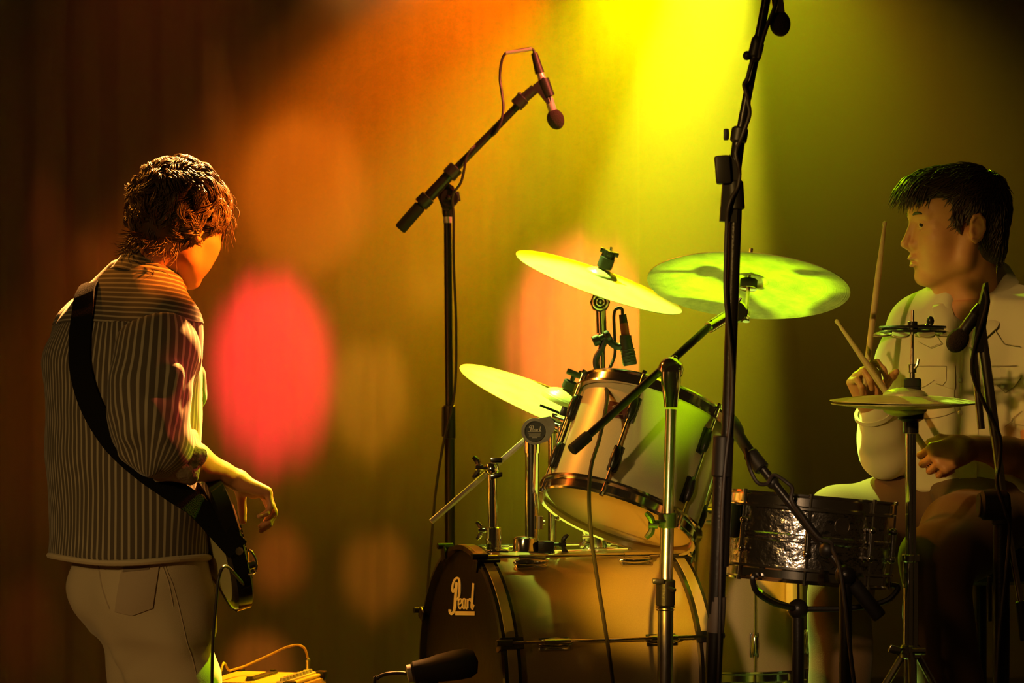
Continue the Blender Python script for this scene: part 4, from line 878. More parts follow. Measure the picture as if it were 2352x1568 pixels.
# clip-on tom microphone
KD = 5.93
km = thing('clip_microphone', 'stubby black clip-on microphone on the upper rim of the rack tom', 'microphone', W(1440,790,KD))
def Kp(px, py, dd=0): return W(px, py, KD+dd)
mb = MB(); a_ = unit(Kp(1446,838)-Kp(1432,760)); mb.lathe(Kp(1436,775), a_, [(.010,0),(.014,.004),(.0145,.02),(.0155,.032),(.0165,.060),(.015,.064),(0,.064)], 22)
for k in range(5): mb.torus(Kp(1436,775)+a_*(.028+.007*k), a_, .0158, .0012, 24, 6)
mb.build('body', M['plastic'], km)
mb = MB(); mb.cyl(Kp(1430,722), Kp(1433,745), .0085, .0095, seg=14); mb.cyl(Kp(1437,770), Kp(1437,790), .0135, seg=14); mb.build('connector', M['plastic'], km)
mb = MB(); mb.cyl(Kp(1433,742), Kp(1437,774), .0098, seg=14); mb.build('connector_band', M['redband'], km)
mb = MB(); mb.tube([Kp(1438,792), Kp(1420,796), Kp(1405,788), Kp(1395,776)], .0085, 10, 5); mb.cyl(Kp(1369,780), Kp(1398,770), .008, seg=12); mb.cyl(Kp(1362,785), Kp(1378,778), .0125, seg=16, bev=.002); mb.cyl(Kp(1390,775), Kp(1402,768), .0135, seg=16, bev=.003)
mb.tube([Kp(1392,776), Kp(1382,800), Kp(1370,820), Kp(1369,840), Kp(1378,856), Kp(1398,864), Kp(1410,866)], .0072, 10, 5); mb.box(Kp(1386,866,-.02), (.022,0,-.006), (0,.012,0), (.003,0,.008), .003); mb.box(Kp(1372,880,-.02), (.010,0,0), (0,.010,0), (0,0,.012), .003); mb.build('gooseneck_clamp', M['plastic'], km)
mb = MB(); mb.tube([Kp(1430,722), Kp(1428,709), Kp(1416,709), Kp(1410,725), Kp(1412,780), Kp(1412,815), Kp(1400,846,-.02), Kp(1390,862,-.05)], .0036, 8, 6)
kc = [Kp(1390,862,-.05), Kp(1388,875,-.08), Kp(1394,905,-.22), W(1390,945,5.60), W(1376,1010,5.56), W(1358,1070,5.50), W(1353,1140,5.47), W(1358,1230,5.46), W(1372,1330,5.46), W(1388,1430,5.46), W(1408,1568,5.46), np.array([.24,5.44,.5]), np.array([.25,5.40,RZ+.008]), np.array([.5,5.3,RZ+.006])]
mb.tube(kc, .0042, 8, 6); tag(mb.build('microphone_cable', M['cable']), 'black cable hanging from the clip-on microphone across the rack tom and bass drum', 'cable')

# bass drum microphone
BD = 5.62
bm_ = thing('bass_drum_microphone', 'large black microphone lying in front of the bass drum head', 'microphone', W(1020,1530,BD))
mb = MB(); a_ = unit((1,.05,.17)); p = W(945,1545,BD); mb.lathe(p, a_, [(.018,0),(.024,.006),(.026,.04),(.030,.06),(.033,.10),(.032,.125),(.024,.140),(0,.146)], 28); mb.build('body', M['rubber'], bm_)
mb = MB(); mb.lathe(p-a_*.010, a_, [(.012,0),(.019,.002),(.019,.011),(0,.011)], 20); mb.build('end_cap', M['nickel'], bm_)
mb = MB(); mb.tube([p-a_*.01, W(915,1545,BD), W(885,1548,BD), W(866,1558,BD), W(858,1580,BD), np.array([-.32,BD,.5]), np.array([-.45,BD-.05,.006])], .0042, 8, 6); tag(mb.build('microphone_cable', M['cable']), 'cable arching out of the bass drum microphone', 'cable')
bs = thing('microphone_stand', 'short stand under the bass drum microphone', 'stand', (W(985,1600,BD)[0], BD, 0))
q = W(985,1562,BD); mb = MB(); mb.cyl(q, (q[0], BD, .06), .0115, seg=14); mb.box(q, (.02,0,0), (0,.012,0), (0,0,.012), .003); mb.build('tube', M['black'], bs)
tripod(bs, q[0], BD, .16, .16, 0, M['black'], 200)

# ------------------------------------------------------------------ amplifier beside the guitarist
AD = 6.35; A0 = W(505,1545,AD-.25)
am = thing('guitar_amplifier', 'tan guitar amplifier between the guitarist and the bass drum, lit orange from above', 'amplifier', (-.62, 6.32, 0))
az = W(0,1539,6.32)[2]; yaw = math.radians(-14); U = np.array([math.cos(yaw), math.sin(yaw), 0]); V_ = np.array([-math.sin(yaw), math.cos(yaw), 0]); ac = np.array([W(612,0,6.32)[0]-.005, 6.30, az/2-.01])
mb = MB(); mb.box(ac, U*.118, V_*.13, Z*(az/2-.012), .012); mb.build('cabinet', M['tolex'], am)
mb = MB(); mb.box(ac+Z*(az/2-.008)-V_*.0, U*.110, V_*.12, Z*.004, .003); mb.build('top_panel', M['panel'], am)
tz = ac+Z*(az/2-.002)
mb = MB()
for k in range(9): mb.cyl(tz+U*.085+V_*(-.10+.024*k), tz+U*.085+V_*(-.10+.024*k)+Z*.010, .009, .007, seg=12)
mb.box(tz+U*.085, U*.013, V_*.115, Z*.002, .001); mb.build('control_strip', M['nickel'], am)
mb = MB(); mb.box(tz-U*.005, U*.012, V_*.085, Z*.004, .003); mb.cyl(tz-U*.005-V_*.085, tz-U*.005-V_*.085+Z*.008, .008, seg=12); mb.cyl(tz-U*.005+V_*.085, tz-U*.005+V_*.085+Z*.008, .008, seg=12); mb.build('handle', M['leather'], am)
for su in (-1, 1):
    for sv in (-1, 1):
        mb = MB(); mb.box(tz+U*su*.107+V_*sv*.119-Z*.006, U*.014, V_*.014, Z*.010, .006); mb.build('corner_guard', M['black'], am)
mb = MB(); mb.lathe(ac-V_*.13+Z*.02, -V_, [(.085,0),(.085,.004),(0,.006)], 40); mb.build('grille', M['black'], am)
q = W(707,1538,6.42); q[2] = tz[2]; pt = W(707,1516,6.42)
mb = MB(); mb.cyl(q, pt, .0058, seg=12); mb.ball(pt, .0068, 10); pj = mb.build('plug', M['brushed'])
tag(pj, 'upright jack plug standing in the top of the amplifier', 'plug')
mb = MB(); mb.tube([pt, W(704,1500,6.42), W(698,1487,6.42), W(683,1481,6.42), W(655,1487,6.41), W(612,1507,6.38), W(560,1530,6.33), W(528,1540,6.25), W(505,1555,6.15), np.array([-.72,6.08,.3]), np.array([-.70,6.0,.006])], .0028, 8, 6); tag(mb.build('instrument_cable', M['tolex']), 'thin cable arcing over the amplifier top', 'cable')
# ------------------------------------------------------------------ people
def head_field(F, O, f, up, k=.012, neck_to=None, sc=1.0, neck_r=.056):
    """O: point between the ears; f: where the face looks"""
    f = unit(f); lf = unit(np.cross(up, f)); u = np.cross(f, lf)
    R = np.array([f, lf, u])
    def p(x, y, z): return O+sc*(f*x+lf*y+u*z)
    def ball(x, y, z, r, kk=k, op='add'): F.cone(p(x,y,z), p(x,y,z)+u*1e-4, r*sc, None, kk, op)
    F.ell(p(-.012,0,.038), R, np.array((.098,.076,.086))*sc, .01)
    F.ell(p(.035,0,-.025), R, np.array((.062,.060,.085))*sc, .03)
    F.ell(p(.052,0,.035), R, np.array((.050,.058,.050))*sc, .02)
    for s in (-1, 1):
        F.chain([(p(-.005,s*.058,-.035), .018*sc), (p(.005,s*.052,-.075), .017*sc), (p(.062,s*.018,-.108), .017*sc)], .03)
        ball(.060, s*.040, -.030, .026, .03)          # cheekbone
        ball(.055, s*.030, -.070, .026, .03)
        F.cone(p(.090,s*.010,.024), p(.080,s*.042,.024), .0085*sc, .008*sc, .014)   # brow
        F.ell(p(.098,s*.030,.002), R, np.array((.015,.016,.010))*sc, .012, 'sub')    # socket
        ball(.077, s*.031, .003, .0095, .004)         # behind the eyeball
        for el, r_ in ((34,.0034),(-31,.0028)):   # lids
            L_ = [(p(.0800+.0132*math.cos(math.radians(e_))*math.cos(math.radians(az)), s*(.0300+.0132*math.cos(math.radians(e_))*math.sin(math.radians(az))), .0025+.0132*math.sin(math.radians(e_))), r_*sc) for az, e_ in ((-50,2),(-25,el*.75),(8,el),(45,el*.8),(84,1))]; F.chain(L_, .003)
        F.cone(p(.0770,s*.0440,.0020), p(.066,s*.050,.001), .0062*sc, .010*sc, .006)
        F.cone(p(.084,s*.012,-.004), p(.094,s*.0115,-.036), .0095*sc, .0095*sc, .010)
        ball(.100, s*.0125, -.040, .0085, .008)       # nostril wing
        F.cone(p(.111,s*.0065,-.0475), p(.105,s*.0065,-.046), .0028*sc, .0028*sc, .003, 'sub')
        # ear
        F.ell(p(-.018,s*.080,-.008), np.array([unit(f+.0*u), lf, u]), np.array((.018,.007,.031))*sc, .006)
        ear = [(-.004,.012),(-.010,.023),(-.022,.026),(-.032,.015),(-.032,-.004),(-.024,-.020),(-.012,-.031),(-.006,-.026)]
        F.chain([(p(x, s*.0865, z-.006), .0042*sc) for x, z in ear], .004)
        F.ell(p(-.014,s*.088,-.012), R, np.array((.008,.006,.012))*sc, .004, 'sub')
        F.cone(p(-.003,s*.080,-.014), p(-.006,s*.082,-.020), .005*sc, None, .004)
    F.cone(p(.096,0,.010), p(.114,0,-.033), .0075*sc, .0085*sc, .010)
    ball(.1165, 0, -.036, .0088, .006); F.cone(p(.108,0,-.044), p(.096,0,-.052), .006*sc, .007*sc, .006)
    F.ell(p(.082,0,-.070), R, np.array((.019,.027,.022))*sc, .014)                  # mouth mound
    F.chain([(p(.086,-.024,-.071), .003*sc), (p(.100,-.010,-.065), .0048*sc), (p(.102,0,-.0655), .0045*sc), (p(.100,.010,-.065), .0048*sc), (p(.086,.024,-.071), .003*sc)], .005)
    F.chain([(p(.086,-.021,-.074), .003*sc), (p(.096,-.009,-.0805), .0058*sc), (p(.097,.009,-.0805), .0058*sc), (p(.086,.021,-.074), .003*sc)], .005)
    F.chain([(p(.098,-.017,-.0730), .0016*sc), (p(.100,0,-.0728), .0018*sc), (p(.098,.017,-.0730), .0016*sc)], .003, 'sub')
    F.cone(p(.098,-.008,-.093), p(.098,.008,-.093), .006*sc, None, .012, 'sub')
    F.cone(p(.074,-.008,-.108), p(.074,.008,-.108), .0175*sc, None, .014)           # chin
    if neck_to is not None:
        F.cone(p(-.030,0,-.045), neck_to, neck_r*sc, (neck_r+.006)*sc, .03)
        F.cone(p(.012,0,-.085), neck_to+f*.02, .035*sc, .045*sc, .03)
        F.cone(p(.040,0,-.118), p(.030,0,-.150), .010*sc, .014*sc, .03)
    return p, R

def head_fix(F):
    pass

def hand(F, Wp, a, b, side=1, curl=(50,60,40), thumb=(30,35), s=1.0, spread=4, k=.0045, fore=None, fr=None):
    """Wp: wrist, a: towards the knuckles, b: out of the palm, side=+1 right hand"""
    a = unit(a); b = unit(np.asarray(b)-a*np.dot(a, b)); c = np.cross(a, b)*side
    offs = [.030, .010, -.0105, -.029]; lens = [(.044,.026,.021),(.048,.030,.022),(.045,.028,.021),(.035,.021,.019)]; rad = [.0092,.0095,.0090,.0080]
    kn = []
    for i in range(4):
        base = Wp+s*(a*(.088-.004*abs(i-1)-(.004 if i == 3 else 0))+c*offs[i]-b*.002)
        F.cone(Wp+s*(a*.012+c*offs[i]*.55), base, s*.0145, s*.0120, .012)
        kn.append(base)
    F.cone(Wp+s*(a*.03+c*.022+b*.008), Wp+s*(a*.062+c*.024+b*.010), s*.014, s*.012, .012)
    F.cone(Wp+s*(a*.025-c*.020+b*.008), Wp+s*(a*.06-c*.022+b*.006), s*.012, s*.010, .012)
    for i in range(4):
        p = kn[i]; ang = 0; sp = math.radians(spread*(1.5-i)); r = rad[i]*s
        cu = curl[i] if isinstance(curl[0], (tuple, list)) else curl
        for j, L in enumerate(lens[i]):
            ang += math.radians(cu[j]); d = a*math.cos(ang)+b*math.sin(ang); d = unit(d*math.cos(sp)+c*math.sin(sp))
            q = p+d*L*s; F.cone(p, q, r, r*.92, k); p = q; r *= .92
    # thumb, from the side of the palm near its base
    t0 = Wp+s*(a*.022+c*.024+b*.006); d1 = unit(a*.62+c*math.cos(math.radians(thumb[0]))*.75+b*.45); t1 = t0+d1*.040*s
    d2 = unit(d1*.75+b*math.sin(math.radians(thumb[1]))+a*.35-c*.15); t2 = t1+d2*.033*s; d3 = unit(d2+b*.45-c*.35+a*.15); t3 = t2+d3*.026*s
    F.cone(t0, t1, s*.0150, s*.0118, .012); F.cone(t1, t2, s*.0112, s*.0102, k); F.cone(t2, t3, s*.0102, s*.0085, k)
    if fore is not None:
        mid = Wp*.5+np.asarray(fore)*.5
        F.chain([(Wp+a*.01*s, .0245*s), (Wp*.85+np.asarray(fore)*.15, .0250*s), (mid, fr*.88), (np.asarray(fore)+(Wp-fore)*.18, fr), (np.asarray(fore), fr*.95)], .014)
    return c

def person_mesh(name, fields, m, root, rel=2, label=None):
    out = []
    for F in fields:
        v, f = F.mesh(); out.append((relax(v, f, rel, .5), f))
    V, F_ = merge_meshes(out); o = link(name, V, F_, m, root, sharp=None)
    if label: o['label'] = label
    return o

def lock_mesh(seeds, seg=5):
    """seeds: list of (list of points, radius, flat)"""
    V = []; F = []; b = 0
    for pts, r in seeds:
        P = np.asarray(pts); n = len(P); T = np.gradient(P, axis=0); T /= np.linalg.norm(T, axis=1)[:,None]+1e-9
        h = np.array([.31,.52,.79]); X = np.cross(T, h); X /= np.linalg.norm(X, axis=1)[:,None]+1e-9; Y = np.cross(T, X)
        t = np.linspace(0, 1, n); rr = r*np.sqrt(np.clip(1-t**2.2, .02, 1))*np.minimum(1, .55+t*3)
        a = np.arange(seg)*2*PI/seg
        ring = P[:,None,:]+(X[:,None,:]*np.cos(a)[None,:,None]+Y[:,None,:]*np.sin(a)[None,:,None])*rr[:,None,None]
        V.append(ring.reshape(-1,3)); i = np.arange(n-1)[:,None]*seg; k = np.arange(seg)[None,:]; k2 = (k+1) % seg
        F.append(np.stack([i+k, i+k2, i+seg+k2, i+seg+k], -1).reshape(-1,4)+b); b += n*seg
    return np.concatenate(V), np.concatenate(F)

def decal(bvh, outline, origin, U, V_, N, lift, m, name, parent, th=.0015, n=22):
    """a cloth patch laid on the garment: outline (u, v) box (u0,u1,v0,v1) or function mask, dropped along N onto the cloth"""
    u0, u1, v0, v1 = outline[:4]; mask = outline[4] if len(outline) > 4 else None
    U, V_, N, origin = (np.asarray(q, float) for q in (U, V_, N, origin)); P = {}; VV = []; FF = []
    gu = np.linspace(u0, u1, n); gv = np.linspace(v0, v1, n)
    for i, u in enumerate(gu):
        for j, v in enumerate(gv):
            vv = v if mask is None else v0m(u, v, u0, u1, v0, v1, mask)
            o = origin+U*u+V_*vv-N*.35 if False else origin+U*u+V_*vv+N*.35
            h, nr, ix, ds = bvh.ray_cast(Vector(o), Vector(-N), .7)
            if h is None: continue
            P[i,j] = len(VV); VV.append(np.array(h)+np.array(nr)*(lift+th) if np.dot(np.array(nr), N) > 0 else np.array(h)+N*(lift+th))
    m0 = len(VV); VV += [q-N*th*1.5 for q in VV]
    for i in range(n-1):
        for j in range(n-1):
            q = [P.get((i,j)), P.get((i+1,j)), P.get((i+1,j+1)), P.get((i,j+1))]
            if None in q: continue
            FF.append(tuple(q)); FF.append(tuple(x+m0 for x in reversed(q)))
    ring = [(i,0) for i in range(n)]+[(n-1,j) for j in range(1,n)]+[(i,n-1) for i in range(n-2,-1,-1)]+[(0,j) for j in range(n-2,0,-1)]
    for A, B in zip(ring, ring[1:]+ring[:1]):
        if A in P and B in P: FF.append((P[B], P[A], P[A]+m0, P[B]+m0))
    # one winding: let Blender settle it
    o = link(name, VV, FF, m, parent)
    bm = bmesh.new(); bm.from_mesh(o.data); bmesh.ops.recalc_face_normals(bm, faces=bm.faces[:]); bm.to_mesh(o.data); bm.free()
    return o
def v0m(u, v, u0, u1, v0, v1, mask):
    lo = mask((u-u0)/(u1-u0)); t = (v-v0)/(v1-v0)
    return (v0+lo)+(v1-v0-lo)*t
def bvh_of(o):
    L = root_loc(o); me = o.data; co = np.empty(len(me.vertices)*3); me.vertices.foreach_get('co', co); co = co.reshape(-1,3)+L
    return BVHTree.FromPolygons([Vector(c) for c in co], [tuple(p.vertices) for p in me.polygons])
def seam(mb, bvh, pts, N, r=.0011):
    """a stitched line laid on the cloth"""
    N = np.asarray(N, float); out = []
    P = [np.asarray(p, float) for p in pts]; Q = []
    for a, b in zip(P, P[1:]):
        for t in np.linspace(0, 1, 14, endpoint=False): Q.append(a+(b-a)*t)
    Q.append(P[-1])
    for p in Q:
        h, nr, ix, ds = bvh.ray_cast(Vector(p+N*.35), Vector(-N), .7)
        if h is not None: out.append(np.array(h)+N*r*.3)
    if len(out) > 2: mb.tube(out, r, 5, 1, smooth=False)

def wrinkle(V, amp, dirs, seed=0):
    """cloth ripples: sums of soft ridged waves; moves along given direction field"""
    rs = np.random.RandomState(seed); d = np.zeros(len(V))
    for (k, ph, a) in dirs:
        w = V@np.asarray(k, float)+ph+.8*np.sin(V@rs.uniform(-9, 9, 3)+rs.uniform(0, 6))
        d += a*(.5+.5*np.sin(w))**2
    return d*amp
def vnormals(V, F):
    n = np.cross(V[F[:,2]]-V[F[:,0]], V[F[:,3]]-V[F[:,1]]); N = np.zeros_like(V)
    for k in range(4):
        for c in range(3): N[:,c] += np.bincount(F[:,k], n[:,c], len(V))
    return N/(np.linalg.norm(N, axis=1)[:,None]+1e-12)

# ================================================================= the guitarist, seen from behind
GD = 5.85
def G(px, py, d=GD): return W(px, py, d)
gz = lambda py: G(0, py, 5.8)[2]
gf = unit((.75,.66,0)); gr = unit((.66,-.75,0))
g = thing('person', 'guitarist in a striped shirt and pale trousers, seen from behind at the left', 'person', (W(330,1300,GD)[0], GD, 0))
def gx(px): return W(px, 0, 5.83)[0]
def gc(px, off=0): return gx(px), 5.83+off
sh_z = gz(735)
spine = lambda px: np.array([gx(px), 5.83])
def gslice(py, px, a, b, off=0): return (gz(py), gx(px), 5.83+off, a, b)
rsh = np.array([gx(290), 5.83, sh_z])+gr*.165; lsh = np.array([gx(290), 5.83, sh_z])-gr*.165
relb = W(345,1020,5.60); rwr = W(538,1098,5.76)
lelb = W(330,1010,6.02); lwr = W(395,1040,6.24)
HO = W(415,515,5.83); hfw = unit((.60,.72,-.30)); hup = unit((.26,.16,.95))
# skin
Fh = Field(HO-.18-np.array([.06,.03,.13]), HO+.20, .0036)
neckb = W(338,668,5.83)
gp, gR = head_field(Fh, HO, hfw, hup, neck_to=neckb, neck_r=.054)
Fa = Field(np.minimum(relb, rwr)-np.array([.06,.08,.18]), np.maximum(relb, rwr)+np.array([.16,.14,.08]), .0032)
ha = unit((.80,.30,-.42)); hb = unit((-.50,-.25,-.80))
hand(Fa, rwr, ha, hb, 1, curl=((38,42,25),(42,48,30),(46,50,30),(50,52,30)), thumb=(20,60), s=.96, fore=relb, fr=.047)
Fb = Field(np.array([-1.25,5.45,-.02]), np.array([-.40,6.35,1.68]), .010)
hipz = gz(1370)
hip = np.array([gx(330), 5.83, hipz])
Fb.loft([gslice(700,292,.13,.08), gslice(760,287,.16,.10), gslice(900,286,.15,.105), gslice(1060,292,.145,.10), gslice(1250,318,.14,.105), gslice(1400,345,.125,.10)], gf, gr, .02)
Fb.cone(neckb, np.array([gx(295),5.83,gz(760)]), .055, .08, .03)
for s in (-1, 1):
    hj = hip+gr*.055*s+gf*.03-Z*.06; kn = np.array([gx(392), 5.83, .50])+gr*.085*s; an = np.array([gx(400), 5.83, .09])+gr*.12*s-gf*.03
    Fb.chain([(hj, .065), (kn, .052), (kn-np.array([0,0,.12])-gf*.01, .052), (an, .036)], .02)
Fb.chain([(rsh, .052), (relb, .042)], .02); Fb.chain([(lsh, .052), (lelb, .042)], .02)
Fl = Field(np.minimum(lelb, lwr)-.10, np.maximum(lelb, lwr)+.14, .005)
hand(Fl, lwr, (-.25,.75,.2), (-.2,.1,.9), -1, curl=(40,50,35), s=.95, fore=lelb, fr=.043)
person_mesh('body', [Fh, Fa, Fb, Fl], M['skin'], g, 2)

# shirt body
Fs = Field(np.array([gx(80), 5.50, gz(1310)]), np.array([gx(520), 6.17, gz(560)]), .006)
sl = [gslice(1278,296,.190,.160), gslice(1230,295,.192,.158), gslice(1150,292,.190,.150), gslice(1050,286,.190,.150), gslice(960,283,.192,.155), gslice(880,283,.196,.154), gslice(800,284,.196,.142), gslice(750,290,.195,.120), gslice(715,296,.185,.100), gslice(690,304,.150,.085), gslice(668,314,.105,.074), gslice(645,326,.066,.064), gslice(610,336,.058,.058)]
Fs.loft(sl, gf, gr, .02, 2.15)
for s in (-1, 1):
    q = np.array([gx(292), 5.83, gz(757)])+gr*.160*s; Fs.cone(q, np.array([gx(318), 5.83, gz(672)])+gr*.05*s, .068, .05, .05)
    Fs.cone(q, q-np.array([0,0,.06])+gr*.02*s, .062, .055, .04)
Fs.ell(np.array([gx(255), 5.83, gz(800)]), None, (.10,.10,.12), .08)       # rounded upper back
Fs.cone(W(440,905,5.98), W(440,860,5.98), .028, .03, .04)                   # chest pocket swell
Fs.cut(np.array([0,0,gz(1276)]), (.02,0,-1))
Fs.cut(W(352,603,5.83), unit((.35,.22,.9)))
V, F_ = Fs.mesh(); V = relax(V, F_, 3)
N_ = vnormals(V, F_); w = wrinkle(V, .006, [((9,4,26),0,1),((-14,6,22),2,.8),((30,20,3),1,.7),((6,22,-30),3,.5)], 4); V = V+N_*(w[:,None]-.002)
rel = V-np.array([gx(288), 5.83, 0])[None]; th = np.arctan2(rel@np.append(gr[:2],0)/1.0, -(rel@np.append(gf[:2],0)))
R_ = .175; zy = gz(742)
zrel = V[:,2]-zy+.06*np.abs(th)*0
yoke = (V[:,2] > zy+.004*np.cos(3*th)) 
st = th*R_
me_front = ~yoke
def submesh(V, F, keepv, extra=None):
    kf = keepv[F].all(1); F2 = F[kf]; used = np.unique(F2); mp = -np.ones(len(V), int); mp[used] = np.arange(len(used))
    return used, mp[F2]
ky = V[:,2] > zy-.004; kb = V[:,2] < zy+.006
u1, f1 = submesh(V, F_, kb); shirt = link('shirt', V[u1], f1, M['stripe'], g, sharp=None, attr=st[u1])
shirt['label'] = 'loose shirt with thin pale and dark stripes'
u2, f2 = submesh(V, F_, ky); N2 = N_[u2]
yk = link('yoke', V[u2]+N2*.0018, f2, M['stripe'], shirt, sharp=None, attr=1.45*(V[u2,2]*.82+.25*(V[u2]@gf)*.6))
yk['label'] = 'shirt yoke with stripes running across'
shb = bvh_of(shirt)
# collar band and folded collar
mb = MB(); cn_ = unit((.34,.20,.92)); cb = W(347,628,5.83)
mb.lathe(cb, cn_, [(.079,-.020),(.073,0),(.068,.028),(.066,.040),(.070,.041),(.077,.012),(.090,-.026),(.087,-.030)], 48, closed=True, ax=None)
Vc = np.array(mb.v); cst = (Vc-cb)@cn_*1.25
link('collar', Vc, mb.f, M['stripe'], shirt, attr=cst)
# curled hem showing its paler inside
mb = MB(); hc = np.array([gx(297), 5.83, gz(1279)]); P = []
for t in np.linspace(0, 2*PI, 61)[:-1]:
    cc_, ss_ = math.cos(t), math.sin(t); ex = 2/2.15
    P.append(hc+gr*.1935*np.sign(cc_)*abs(cc_)**ex+gf*.1625*np.sign(ss_)*abs(ss_)**ex+np.array([0,0,.0035*math.sin(3*t+1)]))
P.append(P[0]); mb.tube(P, .0072, 8, 1, smooth=False); mb.build('hem', M['denim'], shirt)['label'] = 'pale rolled shirt hem'
# sleeve
def sleeve(pts, m, name, lo, hi, axis_pts, folds, h=.005, seed=1):
    F = Field(lo, hi, h); F.chain(pts, .03)
    for p0, p1, r in folds: F.cone(p0, p1, r, r*.8, .016)
    return F
A0 = np.array(rsh)+np.array([-.02,.0,.01]); A1 = relb
Fv = Field(np.minimum(A0, A1)-np.array([.13,.13,.10]), np.maximum(A0, A1)+np.array([.16,.13,.10]), .005)
Fv.chain([(A0, .066), (W(360,800,5.66), .078), (W(345,900,5.62), .083), (W(342,985,5.60), .073), (W(360,1022,5.60), .060)], .04)
Fv.cone(W(360,1022,5.60), W(398,1035,5.64), .056, .050, .03)
for a, b, r in ((W(300,1000,5.54), W(380,935,5.54), .018), (W(290,1040,5.56), W(345,1075,5.55), .018), (W(400,860,5.56), W(385,960,5.55), .022), (W(350,930,5.53), W(375,1000,5.53), .014)): Fv.cone(a, b, r, r*.7, .02)
Fv.cut(W(372,722,5.62), unit((-.20,.42,.88)))
V, F_ = Fv.mesh(); V = relax(V, F_, 3); N_ = vnormals(V, F_)
Vq = V
w = wrinkle(V, .005, [((30,6,26),0,1),((-26,8,30),1,.9),((12,10,50),2,.6)], 9); V = V+N_*(w[:,None]-.002)
axd = unit(A1-A0); xx, yy, _ = frame(axd, (0,1,0)); q = V-A0; th = np.arctan2(q@xx, -(q@yy)*-1)
q = q-np.outer(q@axd, axd); sx1 = unit(np.cross(axd, (0,1,0))); th = np.arctan2(q@sx1, -(q@np.cross(sx1, axd)))
so = link('sleeve', V, F_, M['stripe'], shirt, sharp=None, attr=th*.080)
# turned-back cuff
cf = unit(rwr-relb); mb = MB(); cb = relb+cf*.075; 
mb.lathe(cb, unit(cf+np.array([.1,0,.25])), [(.050,-.045),(.060,-.035),(.063,0),(.060,.030),(.054,.036),(.049,.030),(.046,-.01)], 40, closed=True)
Vc = np.array(mb.v); rs_ = np.random.RandomState(5)
dv = Vc-cb; Vc = Vc+dv*(.07*np.sin(Vc@np.array([60,20,95.]))+.05*np.sin(Vc@np.array([-90,40,70.])+1))[:,None]
co_ = link('cuff', Vc, mb.f, mat('shirt_inside_cotton', (.34,.26,.16), .9, sheen=.2, bump=(60,.5)), shirt); co_['label'] = 'rolled cuff showing the inside of the cloth'
# left sleeve
Fv = Field(np.minimum(lsh, lelb)-.12, np.maximum(lsh, lelb)+.12, .009); Fv.chain([(lsh, .062), (lelb, .064)], .03); V, F_ = Fv.mesh(); V = relax(V, F_, 3)
link('sleeve', V, F_, M['stripe'], shirt, sharp=None, attr=V@gr)
# sleeve head seam

# trousers
Ft = Field(np.array([gx(100), 5.50, 0.02]), np.array([gx(530), 6.18, gz(1255)]), .0085)
tsl = [gslice(1262,322,.158,.128), gslice(1300,323,.163,.133), gslice(1350,333,.163,.135), gslice(1400,345,.152,.128), gslice(1445,357,.135,.118)]
Ft.loft(tsl, gf, gr, .02, 2.2)
Ft.ell(np.array([gx(318), 5.83, gz(1365)])-gf*.045+gr*.055, None, (.080,.080,.080), .05); Ft.ell(np.array([gx(318), 5.83, gz(1365)])-gf*.045-gr*.055, None, (.080,.080,.080), .05)
for s in (-1, 1):
    hj = np.array([gx(358), 5.83, gz(1440)])+gr*.060*s; md = np.array([gx(374), 5.83, gz(1565)])+gr*.062*s; kn = np.array([gx(392), 5.83, .50])+gr*.085*s; an = np.array([gx(400), 5.83, .10])+gr*.12*s-gf*.03
    Ft.chain([(hj, .090), (md, .076), (kn, .070), (an, .074)], .05)
Ft.cone(np.array([gx(358), 5.83, gz(1440)]), np.array([gx(374), 5.83, gz(1600)]), .080, .066, .05)
for a, b, r in ((W(245,1440,5.70), W(330,1425,5.68), .012), (W(268,1475,5.70), W(370,1440,5.66), .014), (W(275,1520,5.70), W(390,1470,5.66), .013), (W(300,1568,5.70), W(410,1490,5.67), .012), (W(190,1395,5.75), W(245,1425,5.70), .012)):
    Ft.cone(a+np.array([0,.045,0]), b+np.array([0,.045,0]), r*.9, r*.5, .05)
V, F_ = Ft.mesh(); V = relax(V, F_, 3); N_ = vnormals(V, F_); w = wrinkle(V, .006, [((18,4,30),0,1),((26,-6,-22),1,.7)], 12); V = V+N_*(w[:,None]-.002)
tr = link('trousers', V, F_, M['denim'], g, sharp=None); tr['label'] = 'cream denim trousers creased below the back pocket'
tb = bvh_of(tr); Nn = unit((-.15,-1,0)); U_ = np.array([1.,0,0])
po = W(292,1345,5.60)
pocket = decal(tb, (-.040,.042,-.058,.052,lambda t: .012*(1-abs(2*t-1))*-1), po, unit((1,0,.10)), unit((.14,0,1)), Nn, .001, M['denimdark'], 'back_pocket', tr, .003)
lbl = decal(tb, (-.022,.036,-.016,.020), W(283,1300,5.60), unit((1,0,.12)), unit((.05,0,1)), Nn, .004, mat('brown_leather_patch', (.22,.15,.08), .6), 'leather_patch', tr, .002)
mb = MB(); seam(mb, tb, [W(180,1290,5.6), W(200,1350,5.6), W(225,1405,5.6)], Nn, .0016); seam(mb, tb, [W(345,1290,5.6), W(362,1340,5.6), W(372,1400,5.6)], Nn, .0016); seam(mb, tb, [W(352,1295,5.6), W(370,1345,5.6), W(392,1440,5.6), W(420,1560,5.6)], Nn, .0014)
if mb.v: mb.build('seam', M['denimdark'], tr)
def shoe(p, d, root):
    d = unit(d); s = np.cross(Z, d); F = Field(np.array(p)-.2, np.array(p)+.26, .008)
    F.chain([(p+Z*.08-d*.03, .038), (p+Z*.055+d*.02, .042), (p+Z*.045+d*.10, .040), (p+Z*.035+d*.165, .032)], .03); F.cut(np.array([0,0,p[2]+.004]), (0,0,-1)); V, F_ = F.mesh()
    link('shoe', relax(V, F_, 2), F_, M['shoe'], root, sharp=None)
